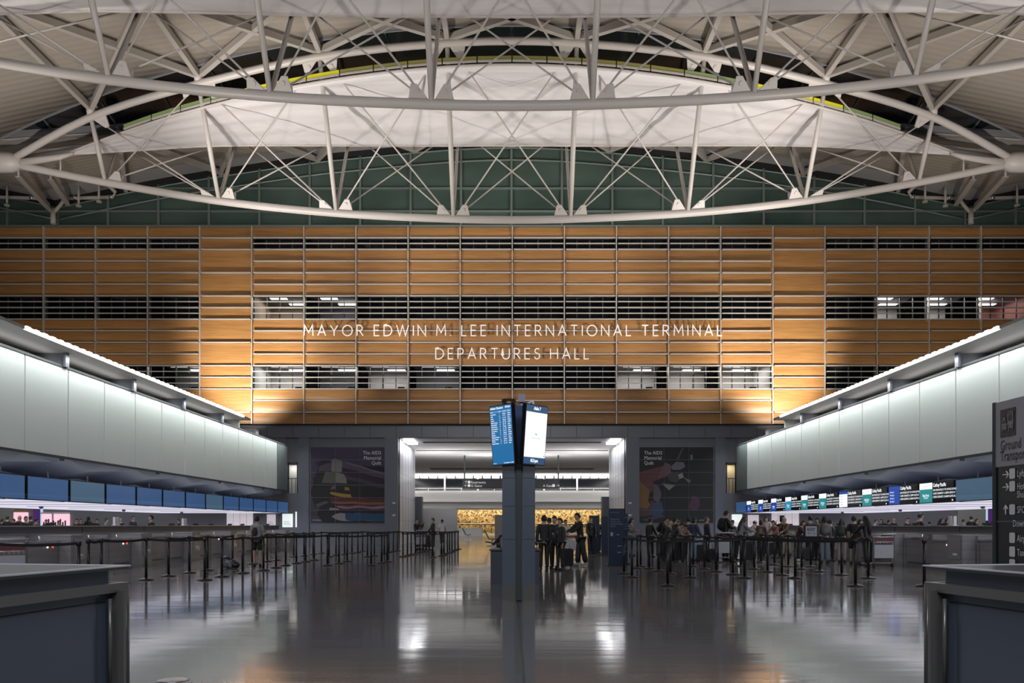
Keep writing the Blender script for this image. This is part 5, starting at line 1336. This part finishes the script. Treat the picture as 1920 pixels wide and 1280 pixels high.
def person_meshes(lean=0, head=0, armL=(5, 8, 12), armR=(5, 8, 12), legL=(0, 0), legR=(0, 0), turn=0):
    """joint angles in degrees; faces -Y; returns dict of raw meshes, 1.72 m tall when upright"""
    rd = math.radians; Pz = .93
    P_ = Vector((0, 0, 0)); u = Vector((0, -math.sin(rd(lean)), math.cos(rd(lean)))); f = Vector((0, -math.cos(rd(lean)), -math.sin(rd(lean))))
    waist = P_+u*.16; chest = P_+u*.36; neck = P_+u*.53
    hu = Vector((0, -math.sin(rd(lean*.6+head)), math.cos(rd(lean*.6+head)))); hf = Vector((math.sin(rd(turn)), -math.cos(rd(lean*.6+head)), -math.sin(rd(lean*.6+head)))).normalized()
    hc = neck+hu*.165
    J = {}
    for nm, sx_, (p, ab, el) in (('L', -1, armL), ('R', 1, armR)):
        sh = neck-u*.055+Vector((sx_*.175, 0, 0))
        d = Vector((sx_*math.sin(rd(ab)), -math.sin(rd(p))*math.cos(rd(ab)), -math.cos(rd(p))*math.cos(rd(ab))))
        elb = sh+d*.285
        pe = p+el; d2 = Vector((sx_*math.sin(rd(ab*.3))-sx_*math.sin(rd(max(0, el)))*.25, -math.sin(rd(pe)), -math.cos(rd(pe)))).normalized()
        wr = elb+d2*.245; J['a'+nm] = (sh, elb, wr, d2)
    for nm, sx_, (hp, kn) in (('L', -1, legL), ('R', 1, legR)):
        hip = P_+Vector((sx_*.095, 0, -.04)); d = Vector((sx_*.02, -math.sin(rd(hp)), -math.cos(rd(hp)))); knee = hip+d*.43
        d2 = Vector((0, -math.sin(rd(hp-kn)), -math.cos(rd(hp-kn)))); ank = knee+d2*.40; J['l'+nm] = (hip, knee, ank)
    zmin = min(J['lL'][2].z, J['lR'][2].z); off = Vector((0, 0, -zmin+.075))
    T_ = lambda v: v+off
    out = {}
    # body (skin)
    V = [(T_(P_), (.125, .095)), (T_(waist), (.115, .085)), (T_(chest), (.14, .095)), (T_(neck), .062), (T_(neck+hu*.07), .05), (T_(hc+hf*.01), (.07, .082)), (T_(hc+hu*.07), (.062, .075))]
    E = [(0, 1), (1, 2), (2, 3), (3, 4), (4, 5), (5, 6)]
    for nm in 'LR':
        sh, elb, wr, d2 = J['a'+nm]; k = len(V); V += [(T_(sh), .05), (T_(elb), .038), (T_(wr), .026), (T_(wr+d2*.07), (.036, .018))]; E += [(3, k), (k, k+1), (k+1, k+2), (k+2, k+3)]
        hip, knee, ank = J['l'+nm]; k = len(V); V += [(T_(hip), .085), (T_(knee), .052), (T_(ank), .035)]; E += [(0, k), (k, k+1), (k+1, k+2)]
    vs, fs = skin_mesh(V, E)
    mb = MB(); mb.add(vs, fs, True)
    # face: skull, nose, ears, chin
    fx = Vector((1, 0, 0)) if turn == 0 else hf.cross(hu).normalized()*-1
    c = T_(hc+hu*.02)
    Rm = Matrix((fx, -hf, hu)).transposed()
    mb.ball(c, .076, .096, .118, 14, 10, Rm)
    mb.ball(c+hf*.05-hu*.06, .045, .05, .05, 10, 6, Rm)
    mb.tube([c+hf*.088+hu*.015, c+hf*.112-hu*.025], [.008, .015], 6)
    for q in (-1, 1): mb.ball(c+fx*q*.077-hu*.01, .012, .022, .032, 8, 6, Rm)
    mb.tube([c+hf*.092-hu*.06-fx*.022, c+hf*.097-hu*.06, c+hf*.092-hu*.06+fx*.022], .006, 5)
    for nm, sx_ in (('L', -1), ('R', 1)):
        sh, elb, wr, d2 = J['a'+nm]; pal = T_(wr+d2*.10); nrm = Vector((sx_, 0, 0)); wid = d2.cross(nrm)
        wid = wid.normalized() if wid.length > .1 else Vector((0, 1, 0)); cl = (d2.cross(wid)).normalized()*(-1 if d2.cross(wid).x*sx_ > 0 else 1)
        for i, ln in enumerate((.068, .078, .072, .056)):
            b0 = pal+wid*(-.027+.018*i); mb.tube([b0-d2*.02, b0+d2*ln*.45+cl*.006, b0+d2*ln*.85+cl*.028], [.0095, .0085, .006], 6)
        fw = -1 if wid.y > 0 else 1
        t0 = pal-d2*.06+wid*.03*fw; mb.tube([t0, t0+wid*.03*fw+d2*.02, t0+wid*.035*fw+d2*.05+cl*.01], [.012, .010, .007], 6)
    out['body'] = mb
    eye = MB()
    for q in (-1, 1): eye.ball(c+hf*.086+hu*.022+fx*q*.030, .012, .008, .007, 8, 6, Rm)
    out['eyes'] = eye
    # top
    def topm(sleeve, hem, puff):
        hp = T_(P_-u*hem)
        V = [(hp, (.155+puff, .118+puff)), (T_(waist), (.14+puff, .105+puff)), (T_(chest), (.165+puff, .118+puff)), (T_(neck-u*.015), (.085, .075))]
        E = [(0, 1), (1, 2), (2, 3)]
        for nm in 'LR':
            sh, elb, wr, d2 = J['a'+nm]; k = len(V)
            if sleeve > .9: V += [(T_(sh), .072+puff*.6), (T_(elb), .056+puff*.6), (T_(wr-d2*.02), .042+puff*.5)]; E += [(3, k), (k, k+1), (k+1, k+2)]
            else: V += [(T_(sh), .075+puff*.5), (T_(elb.lerp(sh, 1-sleeve*1.6 if sleeve < .6 else 0)), .068+puff*.5)]; E += [(3, k), (k, k+1)]
        vs, fs = skin_mesh(V, E, 1); return MB().add(vs, fs, True)
    out['top_long'] = topm(1, .06, .0); out['top_coat'] = topm(1, .14, .012); out['top_short'] = topm(.5, .08, .008)
    def trousers(to, rk, ra):
        V = [(T_(P_+u*.02), (.145, .108))]; E = []
        for nm in 'LR':
            hip, knee, ank = J['l'+nm]; k = len(V)
            if to > .9: V += [(T_(hip), .105), (T_(knee), rk), (T_(ank+Vector((0, 0, .01))), ra)]; E += [(0, k), (k, k+1), (k+1, k+2)]
            else: V += [(T_(hip), .11), (T_(knee.lerp(hip, .15)), rk)]; E += [(0, k), (k, k+1)]
        vs, fs = skin_mesh(V, E); return MB().add(vs, fs, True)
    out['trousers'] = trousers(1, .075, .058); out['wide'] = trousers(1, .10, .105); out['shorts'] = trousers(.5, .10, .1)
    mb = MB()
    for nm in 'LR':
        hip, knee, ank = J['l'+nm]; a = T_(ank); lift = max(0, a.z-.085)
        vs = []
        c0 = Vector((a.x, a.y-.06, a.z-.035)); mb.ball(c0, .048, .14, .046, 12, 8, None, -.85); mb.ball(Vector((a.x, a.y+.01, a.z-.0)), .045, .06, .05, 10, 6)
    out['shoes'] = mb
    # hair
    def hair(kind):
        mb = MB(); vs = []; fs = []; nu, nv = 16, 9
        for i in range(nv+1):
            t = i/nv*math.radians(118 if kind != 'bob' else 125)
            for k in range(nu):
                a = 2*PI*k/nu; fr_ = (-math.sin(a))  # +1 toward the face... local y back
                tt = t
                y = math.cos(a)
                # limit on the face side
                lim = math.radians(62) if y > .2 else (math.radians(88) if y > -.3 else math.radians(118))
                tt = min(t, lim); rr_ = 1.0
                p = Vector((.088*math.sin(tt)*math.sin(a), 0, 0)); loc = fx*(.089*math.sin(tt)*math.sin(a))+hf*(.107*math.sin(tt)*math.cos(a))+hu*(.132*math.cos(tt))
                vs.append(c+loc-hf*.006)
        for i in range(nv):
            for k in range(nu):
                k2 = (k+1) % nu; fs.append((i*nu+k, i*nu+k2, (i+1)*nu+k2, (i+1)*nu+k))
        mb.add(vs, fs, True)
        if kind == 'bald': return mb
        if kind in ('long', 'curly'):
            b0 = c-hf*.055+hu*.02; dn = Vector((0, .02, -1)); bk = T_(neck)-hf*.075
            L = .34 if kind == 'long' else .42; w_ = .085 if kind == 'long' else .12
            mb.tube([b0+hu*.04, b0-hu*.06-hf*.01, bk-u*.02-f*.03, bk-u*(L*.5)-f*.05, bk-u*L-f*.045], [.07, .085, w_, w_*.9, .03], 12, flat=.62 if kind == 'long' else .7)
            for q in (-1, 1): mb.tube([c+fx*q*.075+hu*.04, c+fx*q*.083-hu*.06, c+fx*q*.085-hu*.17-hf*.02], [.02, .03, .015], 8)
        if kind == 'bob':
            mb.ball(c-hf*.03-hu*.05, .095, .075, .09, 12, 8, Rm)
        return mb
    for kd in ('short', 'long', 'curly', 'bob'): out['hair_'+kd] = hair(kd)
    mb = MB(); mb.ball(c+hu*.035-hf*.003, .094, .112, .10, 14, 8, Rm, -.05); mb.ball(c+hf*.12+hu*.04, .06, .07, .012, 10, 6, Rm); out['cap'] = mb
    mb = MB(); mb.ball(c+hf*.05-hu*.052, .058, .065, .045, 12, 8, Rm); out['mask'] = mb
    # sling / straps / backpack anchors
    bk = T_(chest)-f*.18-u*.02
    Rb = Matrix((Vector((1, 0, 0)), -f, u)).transposed()
    mb = MB(); mb.ball(bk, .155, .095, .235, 14, 10, Rb); mb.ball(bk-f*.07-u*.07, .12, .06, .12, 12, 8, Rb); out['pack'] = mb
    mb = MB()
    for q in (-1, 1):
        mb.tube([bk+Vector((q*.10, 0, 0))+u*.18, T_(neck)+Vector((q*.11, 0, 0))+u*.035, T_(chest)+Vector((q*.12, 0, 0))+f*.15, T_(waist)+Vector((q*.15, 0, 0))+f*.02], .016, 6)
    out['pack_straps'] = mb
    mb = MB(); mb.tube([T_(neck)+Vector((-.12, 0, 0))+u*.04, T_(chest)-f*.13, T_(waist)+Vector((.13, 0, 0))-f*.10, T_(P_)+Vector((.16, 0, 0))], .014, 6); mb.tube([T_(neck)+Vector((-.12, 0, 0))+u*.04, T_(chest)+f*.13, T_(P_)+Vector((.16, 0, 0))+f*.02], .014, 6); mb.ball(T_(chest)-f*.16+Vector((.03, 0, -.08)), .10, .06, .16, 12, 8, Rb); out['sling'] = mb
    mb = MB(); mb.tube([T_(neck)+Vector((-.05, 0, 0))+f*.05, T_(chest)+f*.135-u*.05, T_(neck)+Vector((.05, 0, 0))+f*.05], .009, 5); out['lanyard'] = mb
    return out
POSES = {
 'stand': dict(), 'stand2': dict(armL=(18, 6, 30), armR=(2, 8, 8), legL=(4, 2), head=6),
 'hands': dict(armL=(20, 6, 75), armR=(22, 6, 70), head=14), 'walk': dict(armL=(24, 6, 20), armR=(-22, 6, 12), legL=(-20, 16), legR=(18, 2), lean=4),
 'bend': dict(lean=42, head=22, armL=(55, 4, 30), armR=(50, 4, 34), legL=(-6, 0), legR=(4, 4)),
 'lean': dict(lean=18, head=12, armL=(45, 6, 35), armR=(40, 6, 40), legL=(6, 4), legR=(-4, 0)),
 'push': dict(lean=8, head=10, armL=(42, 12, 24), armR=(44, 12, 22), legL=(8, 6), legR=(-8, 4)),
 'phone': dict(head=8, armL=(8, 6, 10), armR=(45, 10, 95), turn=0),
 'face': dict(armL=(10, 6, 20), armR=(60, 25, 100), head=4),
}
pm = {}
def get_mesh(pose, key):
    if (pose, key) not in pm:
        if (pose, '_') not in pm: pm[(pose, '_')] = person_meshes(**POSES[pose])
        mb = pm[(pose, '_')][key]; me = bpy.data.meshes.new(key)
        me.from_pydata([tuple(v) for v in mb.v], [], mb.f); me.polygons.foreach_set('use_smooth', [True]*len(mb.f)); me.materials.append(M['black']); me.update(); pm[(pose, key)] = me
    return pm[(pose, key)]
SK = (.42, .27, .19); SKD = (.28, .16, .11)
def part(root, pose, key, name, col, rough=.8):
    o = bpy.data.objects.new(name, get_mesh(pose, key)); COL.objects.link(o); o.parent = root
    o.material_slots[0].link = 'OBJECT'; o.material_slots[0].material = cloth(col, rough); return o
def person(x, y, hgt, yaw, pose, top, trousers=(.012, .012, .014), hair='short', hc=(.008, .007, .007), label='', topk='top_long', legs='trousers', shoes=(.01, .01, .01), skin=SK, cap=None, mask=False, sling=None, lanyard=None, pack=None, group=None):
    root = bpy.data.objects.new('person', None); COL.objects.link(root); root.location = (x, y, 0); root.rotation_euler = (0, 0, math.radians(yaw)); s = hgt/1.72; root.scale = (s, s, s)
    tag(root, label, 'person', group)
    bd = part(root, pose, 'body', 'body', skin, .55); part(bd, pose, 'eyes', 'eyes', (.01, .01, .01), .3)
    part(root, pose, topk, {'top_long': 'jacket', 'top_coat': 'coat', 'top_short': 'shirt'}[topk], top)
    part(root, pose, legs, 'shorts' if legs == 'shorts' else 'trousers', trousers); part(root, pose, 'shoes', 'shoes', shoes, .5)
    if hair: part(root, pose, 'hair_'+hair, 'hair', hc, .6)
    if cap: part(root, pose, 'cap', 'cap', cap)
    if mask: part(root, pose, 'mask', 'face_mask', (.6, .62, .65))
    if lanyard: part(root, pose, 'lanyard', 'lanyard', lanyard)
    def worn(key, name, col, lb):
        r2 = bpy.data.objects.new(name, None); COL.objects.link(r2); r2.location = root.location; r2.rotation_euler = root.rotation_euler; r2.scale = root.scale
        tag(r2, lb, 'backpack' if name == 'backpack' else 'bag', 'bags worn by people in the hall')
        part(r2, pose, key, 'bag_body', col)
        if key == 'pack': part(r2, pose, 'pack_straps', 'straps', tuple(c*.6 for c in col))
    if pack: worn('pack', 'backpack', pack[0], pack[1])
    if sling: worn('sling', 'sling_bag', sling[0], sling[1])
    return root
def pf(px, py, hpx, *a, **k):
    """a person whose feet stand at pixel (px, py) and who is hpx tall in the frame"""
    g = G(px, py)
    if g.x > 11.3: g = g*(11.3/g.x)
    return person(g.x, g.y, max(1.45, min(1.85, hpx*g.y/F)), *a, **k)
BK = (.010, .010, .012); GY = (.06, .06, .065)
pf(482, 1062, 92, 180, 'stand', (.30, .30, .31), BK, label='man seen from behind in a pale striped shirt and black shorts in the left queue', topk='top_short', legs='shorts', sling=((.035, .02, .022), 'dark brown sling bag on the back of the man in the striped shirt'))
pf(781, 1029, 55, 60, 'face', BK, label='person in a black jacket with white sleeve stripes at the left trolley', topk='top_coat')
pf(812, 1029, 56, -70, 'stand2', BK, label='person in a black hoodie standing sideways at the left aisle', topk='top_coat', shoes=(.5, .5, .5))
pf(829, 1023, 49, 175, 'walk', (.62, .65, .70), (.02, .02, .024), label='person in a printed white T-shirt walking away near the grey partition', topk='top_short', shoes=(.6, .6, .62))
# group right of the column
pf(1020, 1070, 101, 190, 'stand', (.028, .027, .030), BK, label='man in a dark suit seen from behind, closest to the column', topk='top_coat')
pf(1029, 1059, 86, 150, 'hands', BK, label='dark-haired person half hidden behind the suited man by the column', topk='top_coat')
pf(1041, 1064, 94, -30, 'hands', BK, label='person in black between the two suited men, head a little behind', topk='top_coat')
pf(1051, 1069, 94, -60, 'stand2', (.032, .031, .033), BK, label='man in a dark suit facing left with a white collar line', topk='top_coat', lanyard=(.4, .4, .4))
pf(1060, 1042, 66, 30, 'phone', (.62, .60, .56), (.4, .38, .35), label='person in a cream shirt glimpsed behind the suited men')
pf(1089, 1061, 97, -75, 'push', (.022, .018, .018), BK, label='tall man in a dark hoodie and wide trousers holding a trolley', topk='top_coat', legs='wide', shoes=(.3, .3, .3))
pf(1108, 1037, 66, 15, 'stand', BK, BK, label='man in a black suit and face mask facing the camera far right of the column', mask=True, lanyard=(.5, .5, .5), topk='top_coat')
pf(1121, 1036, 60, 185, 'stand', BK, (.03, .03, .034), label='person in dark clothes in front of the small navy board', shoes=(.5, .5, .5))
pf(1183, 1042, 69, 60, 'hands', (.16, .14, .14), (.15, .16, .2), 'long', label='woman with long black hair behind the tall navy board')
pf(1174, 1041, 62, -120, 'lean', (.30, .29, .29), (.12, .14, .2), 'long', label='person in a pale top leaning beside the tall navy board')
# right queue
pf(1219, 1044, 70, 130, 'stand2', BK, label='man in a dark suit at the left end of the right queue', topk='top_coat')
pf(1240, 1046, 76, 60, 'lean', BK, label='dark-haired person leaning over luggage below the dark poster', topk='top_coat', pack=(BK, 'black backpack on the leaning person below the dark poster'))
pf(1247, 1050, 72, 75, 'lean', (.035, .038, .03), hair=None, label='bald person in an olive jacket leaning in the right queue', topk='top_coat')
pf(1257, 1052, 79, 60, 'bend', (.035, .042, .052), label='person in a slate grey jacket bent forward below the dark poster', topk='top_coat')
pf(1266, 1048, 76, 110, 'face', BK, label='short-haired person facing right behind the bent slate jacket', topk='top_coat')
pf(1274, 1053, 75, 20, 'bend', (.22, .16, .14), BK, label='person in a pale patterned shirt bent far forward over luggage', topk='top_short')
pf(1291, 1046, 74, 170, 'stand', BK, label='dark figure behind the woman in the denim jacket')
pf(1301, 1052, 80, 120, 'stand2', (.035, .045, .085), (.26, .33, .46), label='woman in a navy denim jacket and light blue jeans in the right queue', topk='top_coat', hair='bob')
pf(1325, 1051, 80, 95, 'stand', (.022, .025, .04), BK, hc=(.07, .07, .07), label='older grey-haired man in a navy jacket with white lanyard', lanyard=(.6, .6, .62), topk='top_coat')
pf(1360, 1050, 90, 110, 'hands', BK, label='tall person in black standing before the bright white notice', topk='top_coat', pack=((.008, .008, .010), 'big black backpack on the tallest person of the right queue'))
pf(1373, 1046, 66, 10, 'hands', (.11, .11, .105), label='short-haired person in a grey shirt facing the camera in the right queue')
pf(1386, 1051, 82, 115, 'lean', (.20, .20, .21), (.02, .022, .03), 'long', hc=(.045, .022, .018), label='woman with long brown hair and grey cardigan in the right queue')
pf(1397, 1045, 62, 60, 'stand', (.05, .05, .06), label='short dark-haired person just right of the woman in the grey cardigan')
pf(1408, 1042, 66, 110, 'lean', (.42, .43, .46), (.1, .1, .12), label='person in a white cap and white top leaning forward', cap=(.6, .6, .62))
pf(1427, 1047, 69, 160, 'stand2', (.075, .048, .036), BK, 'bob', hc=(.03, .015, .01), label='woman in a brown sweater with a tan shoulder strap', sling=((.16, .11, .075), 'tan shoulder strap bag on the woman in the brown sweater'))
pf(1437, 1039, 70, -20, 'hands', (.45, .36, .38), (.2, .15, .16), 'long', label='woman in a white face mask and pale top facing left', mask=True)
pf(1457, 1046, 70, -60, 'lean', (.20, .09, .085), label='person in a pinkish top bending between mask wearer and old man', hc=(.04, .018, .012), hair='bob')
pf(1466, 1036, 70, 160, 'face', BK, label='black-haired person just behind the white-haired man')
pf(1474, 1041, 72, -60, 'push', (.095, .062, .03), (.30, .27, .20), hc=(.30, .28, .25), label='white-haired man in an olive jacket, white T-shirt and khaki trousers', topk='top_coat', skin=SK, lanyard=(.65, .6, .65))
pf(1495, 1052, 75, 60, 'lean', (.042, .012, .014), BK, 'bob', hc=(.04, .015, .013), label='woman in a maroon hoodie leaning forward left of the EXIT card', shoes=(.5, .5, .5), topk='top_coat')
pf(1519, 1050, 81, 180, 'stand', (.045, .05, .055), BK, label='man in a dark grey shirt seen from behind above the EXIT card')
pf(1534, 1043, 78, -60, 'face', (.09, .08, .09), BK, 'long', cap=BK, label='woman in a black cap with hand raised behind the EXIT card')
pf(1546, 1057, 87, 170, 'stand', (.14, .14, .145), (.16, .18, .23), 'long', label='woman in a grey sweater and wide jeans in the right queue', legs='wide', pack=((.12, .12, .125), 'grey backpack on the woman in wide jeans'))
pf(1557, 1046, 70, 120, 'stand', (.075, .08, .085), label='man in a grey shirt behind the woman with the grey backpack')
pf(1578, 1055, 80, 150, 'stand2', (.05, .055, .05), (.30, .26, .25), 'long', label='woman with long black hair and light trousers in the right queue', pack=((.022, .032, .026), 'dark green backpack on the woman in light trousers'))
pf(1601, 1056, 88, 150, 'stand', (.016, .015, .016), BK, label='man in a black T-shirt and black shorts in the right queue', topk='top_short', legs='shorts')
pf(1611, 1052, 80, 60, 'hands', (.05, .04, .045), (.15, .13, .13), 'bob', label='woman with a brightly lit face behind the man in shorts')
pf(1627, 1062, 94, 195, 'push', BK, BK, 'curly', hc=(.016, .012, .013), label='woman with long wavy hair all in black pushing a luggage trolley', topk='top_coat', legs='wide')
# staff and travellers behind the counters
rnd = random.Random(4)
cols = [(.012, .012, .014), (.03, .03, .034), (.05, .025, .03), (.10, .09, .09), (.3, .3, .32), (.02, .03, .06)]
desc = {(.012, .012, .014): 'black', (.03, .03, .034): 'charcoal', (.05, .025, .03): 'maroon', (.10, .09, .09): 'grey', (.3, .3, .32): 'white', (.02, .03, .06): 'navy'}
left = [(4, 974, 0, 0), (13, 969, 0, 0), (26, 974, 2, 0), (35, 968, 2, 1), (49, 970, 0, 0), (58, 969, 1, 0), (68, 973, 3, 0), (86, 975, 1, 0), (111, 977, 4, 0), (143, 974, 2, 0), (151, 974, 1, 0), (165, 970, 0, 3), (181, 974, 2, 0), (200, 973, 4, 2), (224, 971, 4, 0), (249, 969, 1, 0), (284, 968, 0, 0), (336, 974, 0, 0)]
right = [(1641, 975, 4, 2), (1653, 975, 0, 3), (1666, 976, 0, 0), (1676, 973, 0, 1), (1701, 972, 0, 0), (1743, 979, 0, 0), (1764, 973, 3, 3), (1776, 973, 0, 3), (1805, 975, 4, 0), (1821, 969, 0, 0), (1831, 974, 1, 0), (1851, 977, 2, 0), (1861, 978, 2, 0), (1871, 968, 4, 4)]
for side, lst in (('left', left), ('right', right)):
    for i, (px, py, ci, kd) in enumerate(lst):
        hz = 1.60+.13*(i % 2)+rnd.uniform(0, .02); Y = (hz-H)*F/(HZ-py); X = (px-960)*Y/F
        if abs(X) < 14.2: Y = (14.2+1.3*(i % 2))*F/abs(px-960); X = (px-960)*Y/F
        Y = min(Y, 51.5)+(i % 3)*1.15; X = (px-960)*Y/F
        hz = H+(HZ-py)*Y/F
        c = cols[ci]
        person(X, Y, max(1.42, min(1.85, hz)), rnd.choice([150, 180, 60, -60, 90, 20]), rnd.choice(['hands', 'stand', 'stand2']), c, hair=(None if kd == 1 else 'long' if kd == 3 else 'short'), mask=(kd == 2), cap=((.6, .6, .62) if kd == 4 else None),
               label='%s person in %s behind the %s counters, %s from the %s' % (('bald' if kd == 1 else 'long-haired' if kd == 3 else 'masked' if kd == 2 else 'white-capped' if kd == 4 else 'short-haired'), desc[c], side, word(i), 'frame edge' if side == 'left' else 'trolley'), group='people beyond the check-in counters')
person(12.95+1.0, 29.2, 1.66, 100, 'hands', BK, hair='short', label='dark-haired agent behind the white leaflet holder at the right counter')
